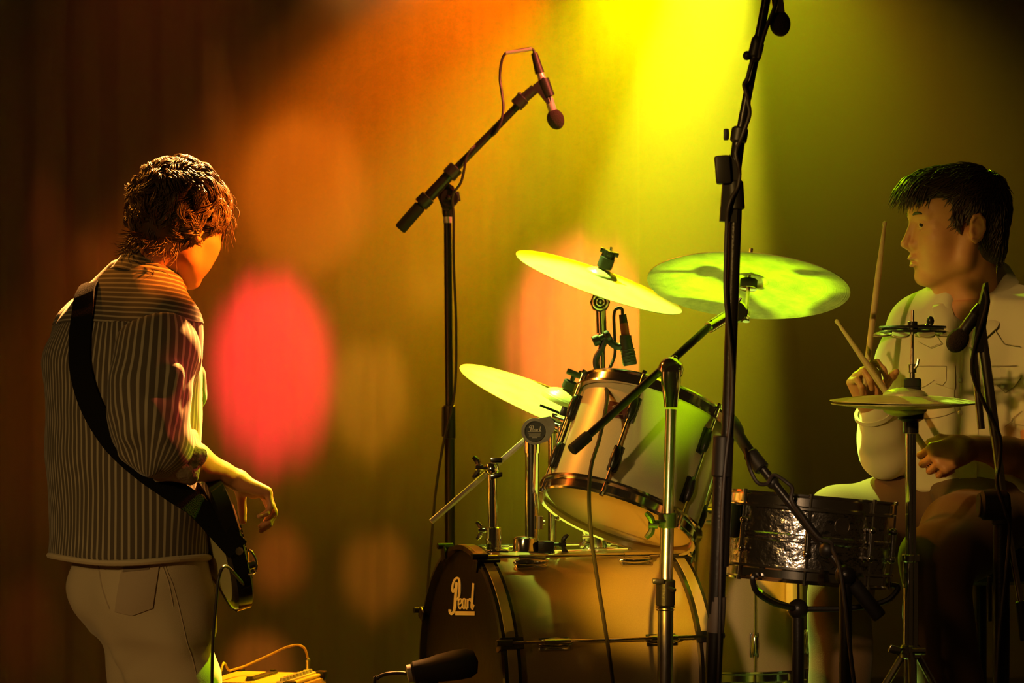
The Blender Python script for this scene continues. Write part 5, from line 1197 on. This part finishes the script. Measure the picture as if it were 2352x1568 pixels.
for s in (-1, 1): shoe(np.array([gx(400), 5.83, 0])+gr*.12*s-gf*.02, gf, g)

# hair of the guitarist: a cap and several hundred curls
def scalp_pts(n, O, R, c, rad, cond, rs):
    out = []
    while len(out) < n:
        v = rs.normal(size=3); v /= np.linalg.norm(v)
        if cond(v): out.append(v)
    return out
hl = gR; f_, l_, u_ = gR
rs = np.random.RandomState(11)
def hp_(x, y, z): return HO+f_*x+l_*y+u_*z
Fc = Field(HO-.17, HO+.19, .006)
Fc.ell(hp_(-.020,0,.045), gR, (.110,.090,.092), .01); Fc.ell(hp_(-.045,0,-.010), gR, (.082,.083,.080), .03); Fc.ell(hp_(.045,0,.075), gR, (.062,.068,.052), .03)
Fc.cut(hp_(.055,0,-.0), unit(f_*.8-u_*.75)); Fc.cut(hp_(-.03,0,-.088), -u_)
V, F_ = Fc.mesh(); cap = link('hair', relax(V, F_, 2), F_, M['hair2'], g, sharp=None); cap['label'] = 'short curly brown hair, lit golden on top'
seeds = []
cap_c = hp_(-.018,0,.035)
def cond(v):
    x, y, z = v
    return not (x > .35 and z < .05) and z > -.80 and not (x > .0 and z < -.45)
cen = scalp_pts(300, HO, gR, None, None, cond, rs); cen = np.array(cen)
cpar = [(rs.normal(size=3)*.55, rs.uniform(.032,.058), rs.uniform(.004,.010), rs.uniform(1.0,2.1)*rs.choice([-1,1]), rs.uniform(0,6), rs.uniform(.004,.016)) for _ in cen]
for v in scalp_pts(7500, HO, gR, None, None, cond, rs):
    x, y, z = v; ci = int(np.argmin(((cen-v)**2).sum(1))); jt, L, cr, turns, ph, lift = cpar[ci]; cv = cen[ci]
    base = cap_c+f_*x*.108+l_*y*.088+u_*z*(.095 if z > 0 else .115)
    nrm = unit(f_*x+l_*y+u_*z)
    flow = unit(-u_*(1.1-.3*cv[2])-f_*.15+f_*(.9 if (cv[2] > .55) else .0)+jt+rs.normal(size=3)*.08); flow = unit(flow-nrm*np.dot(flow, nrm)*.9)
    side = np.cross(nrm, flow); ph = ph+rs.normal()*.22; L = L*rs.uniform(.85,1.1); n = 9; pts = []; pinch = (cap_c+f_*cv[0]*.108+l_*cv[1]*.088+u_*cv[2]*(.095 if cv[2] > 0 else .115))-base
    for k in range(n):
        t = k/(n-1); a = ph+turns*t*PI
        pts.append(base+pinch*.38*t+flow*L*t+nrm*(lift*math.sin(PI*min(1, t*1.05))+.003+rs.uniform(0,.001))+(side*math.cos(a)+nrm*math.sin(a)*.8)*cr*t**.6)
    seeds.append((pts, rs.uniform(.0009,.0017)))
# longer wisps at forehead and nape
for k in range(420):
    y = rs.uniform(-.066,.066); b0 = hp_(.066+rs.uniform(-.03,.026)-4*y*y, y, .075+rs.uniform(-.045,.035)); pts = [b0]; d = unit(f_*.8-u_*.35+l_*rs.uniform(-.4,.4)); cr = rs.uniform(.004,.012); ph = rs.uniform(0,6)
    for j in range(8): d = unit(d-u_*.26+rs.normal(size=3)*.12); pts.append(pts[-1]+d*.008+(l_*math.cos(ph+j*.8)+f_*math.sin(ph+j*.8))*cr*.3)
    seeds.append((pts, rs.uniform(.0006,.0014)))
for k in range(120):
    a = rs.uniform(-1.2,1.2); b0 = hp_(-.10*math.cos(a)-.005, .078*math.sin(a), -.075+rs.uniform(-.01,.03)); pts = [b0]; d = unit(-u_*.9-f_*.4*math.cos(a)+l_*math.sin(a)*.3+rs.normal(size=3)*.2)
    for j in range(7): d = unit(d+(-f_*.16+u_*.10)*(j > 2)+rs.normal(size=3)*.15); pts.append(pts[-1]+d*.0065)
    seeds.append((pts, rs.uniform(.0008,.0017)))
V, F_ = lock_mesh(seeds); cl = link('curls', V, F_, M['hair2'], cap, sharp=None); cl['kind'] = 'stuff'

def eyes(root, p, R, sc=1.0, names=True, look=(1,0,0)):
    f, l, u = R
    for s in (-1, 1):
        c = p(.0800, s*.0300, .0025); mb = MB(); mb.ball(c, .0128*sc, 20); e = mb.build('eye', M['eye'], root)
        d = unit(f*look[0]+l*(look[1]+s*.12)+u*look[2]); mb = MB(); mb.lathe(c+d*.0105*sc, d, [(.0064*sc,-.0004*sc),(.0054*sc,.0020*sc),(.003*sc,.0030*sc),(0,.0033*sc)], 18); mb.build('iris', M['iris'], e)
        mb = MB(); mb.tube([p(.1005,s*.012,.0245), p(.099,s*.024,.0285), p(.093,s*.038,.0280), p(.081,s*.050,.0215)], .0026*sc, 8, 5, taper=lambda t: .45+.85*math.sin(PI*min(1,.15+t*.9))); mb.build('eyebrow', M['brow'], root)
eyes(g, gp, gR)

# ---- the electric guitar he wears, its strap and lead
q0 = W(535,1255,5.70); gn = unit((.90,.33,.27)); ga = unit(np.array([-.33,.93,.15])-gn*np.dot(np.array([-.33,.93,.15]), gn)); gu = np.cross(gn, ga); gu = gu if gu[2] > 0 else -gu
gt = thing('electric_guitar', 'black electric guitar hanging at the right hip of the guitarist, seen on edge', 'guitar', q0)
# outline in (along the neck, across)
ol = [(-.125,-.02),(-.120,.055),(-.095,.115),(-.045,.148),(.01,.142),(.06,.118),(.10,.110),(.15,.125),(.205,.135),(.225,.115),(.20,.085),(.185,.04),(.19,.0),(.20,-.04),(.235,-.075),(.25,-.105),(.225,-.13),(.16,-.125),(.10,-.115),(.05,-.125),(.0,-.15),(-.05,-.158),(-.095,-.125),(-.12,-.075)]
olS = [tuple(p[:2]) for p in smooth_path([np.array([a, b, 0]) for a, b in ol+[ol[0]]], 4)[:-1]]
def rr_prism(mb, ol, c, U, V_, N, t0, t1, bev):
    cx_ = np.mean([o[0] for o in ol]); cy_ = np.mean([o[1] for o in ol]); n = len(ol); P = []; lv = [(t0, 1-bev/.13),(t0+bev, 1),(t1-bev, 1),(t1, 1-bev/.13)]
    for t, s in lv: P += [c+U*(cx_+(a-cx_)*s)+V_*(cy_+(b-cy_)*s)+N*t for a, b in ol]
    F = [tuple(range(n-1,-1,-1)), tuple(range(3*n, 4*n))]
    for k in range(3): F += [(k*n+i, k*n+(i+1) % n, (k+1)*n+(i+1) % n, (k+1)*n+i) for i in range(n)]
    return mb.add(P, F)
gcn = q0+ga*.095
mb = MB(); rr_prism(mb, olS, gcn, ga, gu, gn, -.022, .022, .006); gb = mb.build('body', M['guitar'], gt)
mb = MB(); mb.prism([(a*.80-.004, b*.80-.005) for a, b in olS], gcn, ga, gu, gn, -.0235, -.0205); x_ = mb.build('lit_back_patch', M['guitarlit'], gt); x_['label'] = 'pale patch on the guitar back, green light put into its colour'
mb = MB(); mb.prism([(a*.62+.03, b*.7) for a, b in olS], gcn, ga, gu, gn, .021, .0245); mb.build('pickguard', M['plastic'], gt)
mb = MB(); mb.box(gcn+ga*-.035+gn*.029, ga*.020, gu*.038, gn*.006, .003); mb.build('bridge', M['chrome'], gt)
for k in range(6):
    mb = MB(); mb.box(gcn+ga*-.038+gn*.036+gu*(-.026+.0104*k), ga*.012, gu*.004, gn*.004, .001); mb.build('saddle', M['chrome'], gt)
for x0 in (.03,.075,.12):
    mb = MB(); mb.box(gcn+ga*x0+gn*.028, ga*.010, gu*.036, gn*.006, .002); mb.build('pickup', M['plastic'], gt)
for k, (a, b) in enumerate([(-.055,-.075),(-.085,-.055),(-.025,-.095)]):
    mb = MB(); mb.cyl(gcn+ga*a+gu*b+gn*.024, gcn+ga*a+gu*b+gn*.042, .010, .0085, seg=18, bev=.001); mb.build('knob', M['chrome'], gt)
mb = MB(); mb.box(gcn+ga*.46+gn*.030, ga*.26, gu*.024, gn*.010, .004); nk = mb.build('neck', M['maple'], gt)
mb = MB(); mb.prism([(.70,-.022),(.72,-.038),(.86,-.045),(.89,-.01),(.86,.030),(.72,.030),(.70,.022)], gcn, ga, gu, gn, .018, .034); mb.build('headstock', M['maple'], gt)
for k in range(6):
    mb = MB(); mb.cyl(gcn+ga*-.03+gn*.040+gu*(-.026+.0104*k), gcn+ga*.72+gn*.043+gu*(-.018+.0072*k), .0006, seg=5); mb.build('string', M['brushed'], gt)
mb = MB(); jp = gcn+ga*-.118+gu*-.045+gn*.0; mb.cyl(gcn+ga*-.128+gu*.0, gcn+ga*-.145+gu*0, .006, .009, seg=12); mb.build('strap_button', M['chrome'], gt)
# strap as a webbing band over the back
def band(pts, nrm, w, th=.0035):
    P = smooth_path(pts, 8); Nn_ = smooth_path(nrm, 8); V = []; F = []
    for i, p in enumerate(P):
        t = unit(P[min(i+1, len(P)-1)]-P[max(i-1,0)]); n = unit(Nn_[i]-t*np.dot(Nn_[i], t)); s = np.cross(t, n)
        for a, b in ((-1,-1),(1,-1),(1,1),(-1,1)): V.append(p+s*w/2*a+n*th/2*b)
    for i in range(len(P)-1):
        for k in range(4): F.append((i*4+k, i*4+(k+1) % 4, i*4+4+(k+1) % 4, i*4+4+k))
    F += [(3,2,1,0), tuple(len(V)-4+k for k in range(4))]; return V, F
strap_px = [(205,668),(196,720),(190,780),(192,850),(215,930),(262,1010),(325,1075),(390,1125),(450,1170),(505,1215)]
pts = []; nr = []
for px, py in strap_px:
    o = W(px, py, 5.2); dr = unit(o-np.array([0,0,CAMZ])); h, n_, ix, ds = shb.ray_cast(Vector(o), Vector(dr), 1.2)
    if h is None:
        h2 = bvh_of(yk).ray_cast(Vector(o), Vector(dr), 1.2); h, n_ = h2[0], h2[1]
    if h is None: h, n_ = Vector(W(px, py, 5.66)), Vector((0,-1,0))
    pts.append(np.array(h)+np.array(n_)*.010); nr.append(np.array(n_)*.6+np.array([0,-.4,.0]))
pts[-1] = gcn-ga*.135; nr[-1] = np.array([0,-1.,0]); pts[-2] = W(458,1168,5.66)
top = np.array([gx(228), 5.83, gz(640)])
fr = [W(330,660,5.98)+np.array([0,.05,.03]), W(420,800,6.05)+np.array([0,.06,0]), gcn+ga*.24+gu*.12]
pts = [fr[2], fr[1], fr[0], W(226,652,5.86)+np.array([0,.03,.006])]+pts; nr = [gf, gf, gf+Z*.5, Z]+nr
V, F_ = band(pts, nr, .052); sp_ = link('strap', V, F_, M['strap'], gt); sp_['label'] = 'wide black webbing strap crossing the back'
mb = MB(); mb.tube([W(236,636,5.80), W(250,641,5.78), W(262,640,5.76)], .0028, 6, 4); mb.build('strap_tag', M['nickel'], sp_)
mb = MB(); mb.tube([gcn-ga*.120-gu*.035+gn*.02, W(572,1262,5.60), W(588,1285,5.58), W(587,1312,5.58), W(572,1318,5.60)], .0024, 8, 6); mb.build('strap_ring', M['chrome'], gt)
mb = MB(); j0 = gcn-ga*.112-gu*.085; mb.tube([j0, W(520,1300,5.57), W(503,1325,5.56), W(497,1380,5.56), W(490,1460,5.57), W(487,1568,5.58), np.array([W(486,0,5.6)[0], 5.6, .4]), np.array([W(500,0,5.6)[0], 5.6, .006]), np.array([-.5,5.9,.006])], .0034, 8, 6)
tag(mb.build('guitar_cable', M['cable']), 'black lead hanging from the electric guitar along the trouser leg', 'cable')

# ================================================================= the drummer
DD = 6.02
def Dp(px, py, dd=0): return W(px, py, DD+dd)
dz = lambda py: W(0, py, DD)[2]; dx = lambda px: W(px, 0, DD)[0]
df = unit((-.42,-.91,0)); dr_ = unit((-.91,.42,0))   # chest; his right hand side
d = thing('person', 'drummer in a cream snap shirt behind the hi-hat, face in profile', 'person', (dx(2230), DD, RZ))
DO = Dp(2194,520,-.02); dfw = unit((-.975,-.20,-.03)); dup = unit((-.02,-.02,1))
Fh = Field(DO-np.array([.17,.15,.24]), DO+np.array([.17,.15,.17]), .0030)
dneck = Dp(2238,728,.0)
dp, dR = head_field(Fh, DO, dfw, dup, neck_to=dneck, sc=1.06, neck_r=.052)
# near (left) arm and fist
wB = Dp(2228,1026,-.30); elB = Dp(2395,1062,-.20)
aB = unit((-.85,-.15,-.30)); cB = unit(W(1908,716,5.82)-W(2165,1030,5.72)); bB = np.cross(aB, cB); bB = unit(bB)
def solve_b(a, c, side):  # c = side * a x b  ->  b = side * c x a
    c = unit(c-a*np.dot(a, c)); return side*np.cross(c, a)
FB = Field(np.minimum(wB, elB)-np.array([.16,.10,.12]), np.maximum(wB, elB)+np.array([.06,.12,.12]), .0032)
bB = solve_b(aB, cB, -1)
hand(FB, wB, aB, bB, -1, curl=((62,75,45),(66,78,45),(70,78,45),(72,78,45)), thumb=(40,70), s=.95, spread=1, fore=elB, fr=.044)
# far (right) arm and fist, raised
wA = Dp(1999,935,-.12); elA = Dp(2032,1040,-.04)
aA = unit((-.16,-.30,1.0)); aA = unit((-.30,-.25,.90)); cA = unit((.55,.15,.80))
FA = Field(np.minimum(wA, elA)-np.array([.13,.13,.12]), np.maximum(wA, elA)+np.array([.13,.13,.18]), .0032)
bA = solve_b(aA, cA, 1)
hand(FA, wA, aA, bA, 1, curl=((58,72,45),(62,76,45),(66,78,45),(70,78,45)), thumb=(40,60), s=.95, spread=1, fore=elA, fr=.045)
shA = Dp(2112,742,.07); shB = Dp(2372,735,-.06)
Fb = Field(np.array([dx(1850), 5.45, RZ-.02]), np.array([dx(2500), 6.45, dz(640)]), .010)
def dslice(py, px, a, b, off=0): return (dz(py), dx(px), DD+off, a, b)
Fb.loft([dslice(690,2240,.12,.07), dslice(760,2235,.165,.10), dslice(900,2232,.155,.105), dslice(1060,2240,.15,.105), dslice(1140,2245,.16,.12)], df, dr_, .02)
Fb.cone(dneck, Dp(2238,800,.02), .058, .08, .03)
Fb.chain([(shA, .05), (elA, .043)], .02); Fb.chain([(shB, .052), (elB, .044)], .02)
hR = Dp(2185,1165,.05); kR = Dp(1935,1195,-.03); aR = np.array([kR[0]-.02, kR[1]-.02, RZ+.09])
hL = Dp(2285,1170,-.04); kL = W(2155,1285,5.64); aL = np.array([kL[0]+.06, kL[1]-.02, RZ+.09])
Fb.chain([(hR, .08), (kR, .055), (aR, .036)], .02); Fb.chain([(hL, .08), (kL, .055), (aL, .036)], .02)
person_mesh('body', [Fh, FB, FA, Fb], M['skin'], d, 2)
eyes(d, dp, dR, 1.06, look=(1,.30,.02))
# lips and ear accents as their own surfaces
mb = MB()
for s in (-1, 1): pass
mb.tube([dp(.0885,.0235,-.0705), dp(.1030,.011,-.0665), dp(.1055,0,-.0675), dp(.1030,-.011,-.0665), dp(.0885,-.0235,-.0705)], .0033, 8, 5, taper=lambda t: .35+.75*math.sin(PI*t)); mb.build('upper_lip', M['lips'], d)
mb = MB(); mb.tube([dp(.0885,.021,-.0765), dp(.0990,.010,-.0815), dp(.1012,0,-.0822), dp(.0990,-.010,-.0815), dp(.0885,-.021,-.0765)], .0038, 8, 5, taper=lambda t: .35+.75*math.sin(PI*t)); mb.build('lower_lip', M['lips'], d)

# shirt
Fs = Field(np.array([dx(1960), 5.62, dz(1140)]), np.array([dx(2520), 6.42, dz(600)]), .0055)
Fs.loft([dslice(1128,2243,.180,.142,-.01), dslice(1080,2238,.186,.146), dslice(1000,2232,.180,.136), dslice(900,2230,.186,.132), dslice(820,2230,.192,.128), dslice(760,2232,.192,.112), dslice(725,2236,.180,.096), dslice(700,2240,.150,.086), dslice(678,2243,.110,.078), dslice(655,2246,.082,.070), dslice(625,2250,.068,.064)], df, dr_, .02, 2.2)
for q in (shA, shB):
    nb = Dp(2245,690,.02)
    Fs.cone(q, q*.45+nb*.55, .060, .058, .05)
Fs.chain([(shA+np.array([0,0,.0]), .064), (Dp(2090,830,.05), .064), (Dp(2062,930,.0), .060), (Dp(2036,1012,-.03), .050)], .03)
Fs.chain([(Dp(2036,1012,-.03), .052), (elA, .054), (elA*.55+wA*.45, .050), (Dp(2008,955,-.10), .043)], .02)
Fs.chain([(shB, .066), (Dp(2395,850,-.12), .066), (Dp(2405,960,-.17), .062)], .03)
for a, b, r in ((Dp(2150,1060,-.10), Dp(2160,960,-.10), .014), (Dp(2270,1040,-.11), Dp(2255,900,-.10), .012), (Dp(2330,980,-.10), Dp(2300,860,-.08), .016), (Dp(2135,800,-.03), Dp(2125,920,-.05), .014), (Dp(2075,800,.0), Dp(2060,900,-.03), .012)): Fs.cone(a, b, r, r*.6, .045)
# open neck
Fs.cone(Dp(2228,640,-.10), Dp(2216,800,-.15), .060, .004, .008, 'sub'); Fs.cone(Dp(2228,600,-.05), Dp(2226,690,-.08), .056, .050, .008, 'sub')
Fs.cut(Dp(2250,650,.02), unit((-.05,-.35,.93)))
V, F_ = Fs.mesh(); V = relax(V, F_, 3); N_ = vnormals(V, F_)
w = wrinkle(V, .006, [((24,8,14),0,1),((-20,12,30),2,.8),((34,4,-8),1,.8)], 21); V = V+N_*(w[:,None]-.002)
ds_ = link('shirt', V, F_, M['cream'], d, sharp=None); ds_['label'] = 'cream western shirt with flap pockets and pearl snaps'
db = bvh_of(ds_); VN = np.array([0,-1.,0])
# collar: two leaves and the band at the back
def sheet(grid, m, name, parent, th=.0025):
    g_ = np.array(grid); nr_, nc = g_.shape[:2]; Pn = g_.reshape(-1,3); du = np.gradient(g_, axis=0); dv = np.gradient(g_, axis=1); N = np.cross(du, dv).reshape(-1,3); N /= np.linalg.norm(N, axis=1)[:,None]+1e-9
    V = np.concatenate([Pn+N*th/2, Pn-N*th/2]); m0 = len(Pn); F = []
    for i in range(nr_-1):
        for j in range(nc-1):
            a = i*nc+j; F.append((a, a+nc, a+nc+1, a+1)); F.append((a+m0, a+1+m0, a+nc+1+m0, a+nc+m0))
    ring = [(i,0) for i in range(nr_)]+[(nr_-1,j) for j in range(1,nc)]+[(i,nc-1) for i in range(nr_-2,-1,-1)]+[(0,j) for j in range(nc-2,0,-1)]
    for A, B in zip(ring, ring[1:]+ring[:1]): a, b = A[0]*nc+A[1], B[0]*nc+B[1]; F.append((b, a, a+m0, b+m0))
    return link(name, V, F, m, parent)
def dens(P): return [np.asarray(a)*(1-t)+np.asarray(b)*t for a, b in zip(P, P[1:]) for t in np.linspace(0,1,5,endpoint=False)]+[np.asarray(P[-1])]
def leaf(top, bot, name):
    T = dens(top); Bm = dens(bot); n = len(T); grid = []
    for i in range(n):
        row = []
        for t in np.linspace(0, 1, 7): p = T[i]*(1-t)+Bm[i]*t; row.append(p+VN*.006*math.sin(PI*t))
        grid.append(row)
    return sheet(grid, M['cream'], name, ds_)
def on(bvh, px, py, off=0):
    o = W(px, py, 5.2); dr = unit(o-np.array([0,0,CAMZ])); h, n_, ix, dd = bvh.ray_cast(Vector(o), Vector(dr), 1.8)
    return (np.array(h)+np.array(n_)*off, np.array(n_)) if h is not None else (W(px, py, 5.9), np.array([0,-1.,0]))
leaf([Dp(2232,590,.10), Dp(2292,594,.06), Dp(2288,634,.00), Dp(2268,676,-.055), Dp(2246,740,-.10), on(db,2226,798,.006)[0]],
     [Dp(2238,606,.115), Dp(2318,612,.075), Dp(2340,648,.01), Dp(2318,700,-.075), on(db,2292,756,.010)[0], on(db,2238,803,.008)[0]], 'collar_leaf')
leaf([Dp(2232,590,.10), Dp(2190,615,.09), Dp(2172,655,.02), Dp(2180,692,-.05), Dp(2196,742,-.09), on(db,2212,798,.006)[0]],
     [Dp(2226,606,.115), Dp(2180,630,.095), Dp(2150,674,.03), on(db,2146,712,.010)[0], on(db,2160,766,.010)[0], on(db,2204,803,.008)[0]], 'collar_leaf')
# placket, pockets with flaps, snaps
U_ = np.array([1.,0,0])
decal(db, (-.018,.018,-.30,.02), Dp(2208,800), unit((1,0,0)), unit((.03,0,1)), VN, .001, M['cream'], 'placket', ds_, .002)
decal(db, (-.062,.050,-.045,.038,lambda t: -.014*math.sin(PI*t)), Dp(2122,900), U_, Z, VN, .0015, M['cream'], 'pocket', ds_, .002)
decal(db, (-.050,.055,-.055,.038,lambda t: -.014*math.sin(PI*t)), Dp(2325,905), U_, Z, VN, .0015, M['cream'], 'pocket', ds_, .002)
decal(db, (-.062,.052,-.018,.014,lambda t: -.020*abs(math.sin(1.5*PI*t+.2))), Dp(2122,855), U_, Z, VN, .004, M['cream'], 'pocket_flap', ds_, .002)
decal(db, (-.052,.058,-.022,.014,lambda t: -.022*abs(math.sin(1.5*PI*t+.2))), Dp(2323,858), U_, Z, VN, .004, M['cream'], 'pocket_flap', ds_, .002)
def on(bvh, px, py, off=0):
    o = W(px, py, 5.2); dr = unit(o-np.array([0,0,CAMZ])); h, n_, ix, dd = bvh.ray_cast(Vector(o), Vector(dr), 1.8)
    return (np.array(h)+np.array(n_)*off, np.array(n_)) if h is not None else (W(px, py, 5.9), np.array([0,-1.,0]))
for px, py in ((2206,873),(2206,948),(2206,1020),(2206,800),(2305,887),(2112,905)):
    p, n_ = on(db, px, py, .004); mb = MB(); mb.lathe(p, n_, [(.0058,0),(.0056,.0015),(.004,.0028),(0,.0032)], 16); mb.build('snap', M['snap'], ds_)
for pl in ([(2163,842),(2176,842),(2174,875),(2166,885),(2150,880)], [(2108,842),(2170,842)], [(2262,840),(2352,840)], [(2290,885),(2310,902),(2335,888),(2352,865)], [(2150,768),(2165,790),(2140,800),(2110,785)], [(2285,760),(2305,790),(2352,798)], [(2352,945),(2300,985)]):
    mb = MB(); pts = []
    for (a, b), (c, e) in zip(pl, pl[1:]):
        for t in np.linspace(0, 1, 8, endpoint=False): pts.append(on(db, a+(c-a)*t, b+(e-b)*t, .0072)[0])
    mb.tube(pts, .0009, 5, 1, smooth=False); mb.build('seam', M['seam'], ds_)
mb = MB(); ce = Dp(2009,952,-.102); mb.lathe(ce, unit(wA-elA+np.array([0,0,.02])), [(.040,-.004),(.046,0),(.045,.010),(.038,.008)], 36, closed=True); mb.build('sleeve_hem', M['cream'], ds_)
# trousers
Ft = Field(np.array([dx(1830), 5.46, RZ]), np.array([dx(2470), 6.36, dz(1080)]), .0085)
Ft.loft([dslice(1195,2245,.17,.14), dslice(1150,2243,.175,.145), dslice(1092,2240,.168,.135,-.01)], df, dr_, .02, 2.3)
Ft.chain([(hR, .100), (hR*.4+kR*.6, .088), (kR, .076), (kR-Z*.15, .070), (aR, .072)], .03)
Ft.chain([(hL, .105), (hL*.4+kL*.6, .092), (kL, .076), (kL-Z*.12, .068), (aL, .075)], .03)
for a, b, r in ((Dp(2150,1130,-.12), Dp(2250,1110,-.14), .012), (Dp(2170,1180,-.16), Dp(2300,1140,-.16), .014), (Dp(2180,1215,-.20), Dp(2280,1180,-.2), .012)): Ft.cone(a, b, r, r*.6, .03)
V, F_ = Ft.mesh(); V = relax(V, F_, 3); N_ = vnormals(V, F_); w = wrinkle(V, .006, [((20,16,20),0,1),((-24,6,20),2,.7)], 31); V = V+N_*(w[:,None]-.002)
dt = link('trousers', V, F_, M['tan'], d, sharp=None); dt['label'] = 'tan trousers, one knee lit yellow green'
shoe(np.array([aR[0], aR[1], RZ]), (-.8,-.5,0), d); shoe(np.array([aL[0], aL[1], RZ]), (-.4,-.9,0), d)
# hair of the drummer, brushed forward into a lit fringe
f_, l_, u_ = dR
def hq(x, y, z): return DO+1.06*(f_*x+l_*y+u_*z)
Fc = Field(DO-np.array([.20,.17,.17]), DO+np.array([.17,.17,.20]), .005)
Fc.ell(hq(-.022,0,.052), dR, (.106,.086,.086), .01); Fc.ell(hq(-.050,0,.0), dR, (.068,.080,.085), .03); Fc.ell(hq(.050,0,.090), dR, (.055,.062,.036), .03); Fc.ell(hq(-.055,0,-.05), dR, (.052,.058,.050), .03)
Fc.cone(hq(.085,-.03,.075), hq(.085,.03,.075), .022, None, .03)
for s in (-1, 1):
    Fc.cone(hq(.022,s*.070,.030), hq(.018,s*.073,-.018), .010, .006, .012)      # sideburn
    Fc.ell(hq(-.018,s*.082,-.012), dR, (.022,.020,.030), .004, 'sub')
    Fc.ell(hq(.075,s*.075,.012), dR, (.040,.030,.045), .01, 'sub')
Fc.cut(hq(.060,0,.022), unit(f_*.75-u_*.75)); Fc.cut(hq(-.04,0,-.085), unit(-u_*.95+f_*.1))
V, F_ = Fc.mesh(); dcap = link('hair', relax(V, F_, 2), F_, M['hair'], d, sharp=None); dcap['label'] = 'short dark hair swept into a fringe'
dbv = bvh_of(dcap); seeds = []; rs = np.random.RandomState(5)
cc0 = hq(-.015,0,.03)
k = 0
while k < 3000:
    v = rs.normal(size=3); v /= np.linalg.norm(v); x, y, z = v
    if z < -.75 or (x > .55 and z < .25) or (x > .1 and z < -.25): continue
    dirv = f_*x+l_*y+u_*z; h, n_, ix, ds0 = dbv.ray_cast(Vector(cc0+dirv*.25), Vector(-dirv), .25)
    if h is None: continue
    k += 1; nrm = np.array(n_); base = np.array(h)-nrm*.002
    crown = hq(-.07,.01,.115); away = base-crown; away = away-nrm*np.dot(away, nrm)
    fl = unit(away) if z > -.2 else unit(-u_+f_*.1)
    if z > .35: fl = unit(fl+f_*.5)
    if z <= .35 and x > -.3: fl = unit(-u_*.9+f_*.35)
    fl = unit(fl+rs.normal(size=3)*.22); fl = unit(fl-nrm*np.dot(fl, nrm)); L = rs.uniform(.02,.042)
    side = np.cross(nrm, fl); bend = rs.uniform(-.25,.25); lift = rs.uniform(.001,.006)
    seeds.append(([base+fl*L*t+side*bend*L*t*t+nrm*(lift*math.sin(PI*t*.8)) for t in np.linspace(0, 1, 6)], rs.uniform(.0009,.0020)))
for k in range(420):   # the fringe
    y = rs.uniform(-.055,.055); b0 = hq(.055+rs.uniform(0,.045), y, .105+rs.uniform(-.02,.008)-.35*y*y*10); pts = [b0]; dv = unit(f_*.9-u_*.15+l_*rs.uniform(-.3,.3)); m_ = rs.randint(5,9)
    for j in range(m_): dv = unit(dv-u_*rs.uniform(.12,.38)+rs.normal(size=3)*.08); pts.append(pts[-1]+dv*.0085)
    seeds.append((pts, rs.uniform(.0009,.0022)))
V, F_ = lock_mesh(seeds); cl = link('hair_strands', V, F_, M['hair'], dcap, sharp=None); cl['kind'] = 'stuff'
# drumsticks
def stick(label, butt, tip):
    a = unit(tip-butt); L = np.linalg.norm(tip-butt); mb = MB()
    mb.lathe(butt, a, [(.004,0),(.0066,.003),(.0072,.010),(.0072,L*.70),(.0042,L-.022),(.0034,L-.016),(.0052,L-.008),(.0048,L-.003),(0,L)], 16)
    o = mb.build('drumstick', M['wood'], loc=butt); tag(o, label, 'drumstick', 'drumsticks of the drummer')
    return o
gA = wA+aA*.083+bA*.024*1.0; cA_ = unit(W(2036,482,5.95)-gA)
stick('drumstick held upright in the raised fist of the drummer', gA-cA_*.035, gA+cA_*.365)
gB = wB+aB*.080+bB*.024; tB = W(1908,717,5.80); cB_ = unit(tB-gB)
stick('drumstick slanting up from the lower fist, passing behind the hi-hat', gB-cB_*.03, gB+cB_*(.385))
# stool
dth = thing('drum_throne', 'round black drum stool under the drummer', 'stool', (dx(2262), DD+.06, RZ))
sc_ = np.array([dx(2262), DD+.06, dz(1255)]); mb = MB(); mb.lathe(sc_, Z, [(.12,-.085),(.150,-.075),(.165,-.04),(.155,-.005),(.12,.0),(0,-.006)], 40); mb.build('seat', M['leather'], dth)
mb = MB(); mb.cyl(sc_-Z*.08, np.array([sc_[0], sc_[1], RZ+.06]), .015, seg=16); mb.build('post', M['black'], dth); tripod(dth, sc_[0], sc_[1], RZ+.26, .22, RZ, M['black'], 30, zmid=RZ+.1)
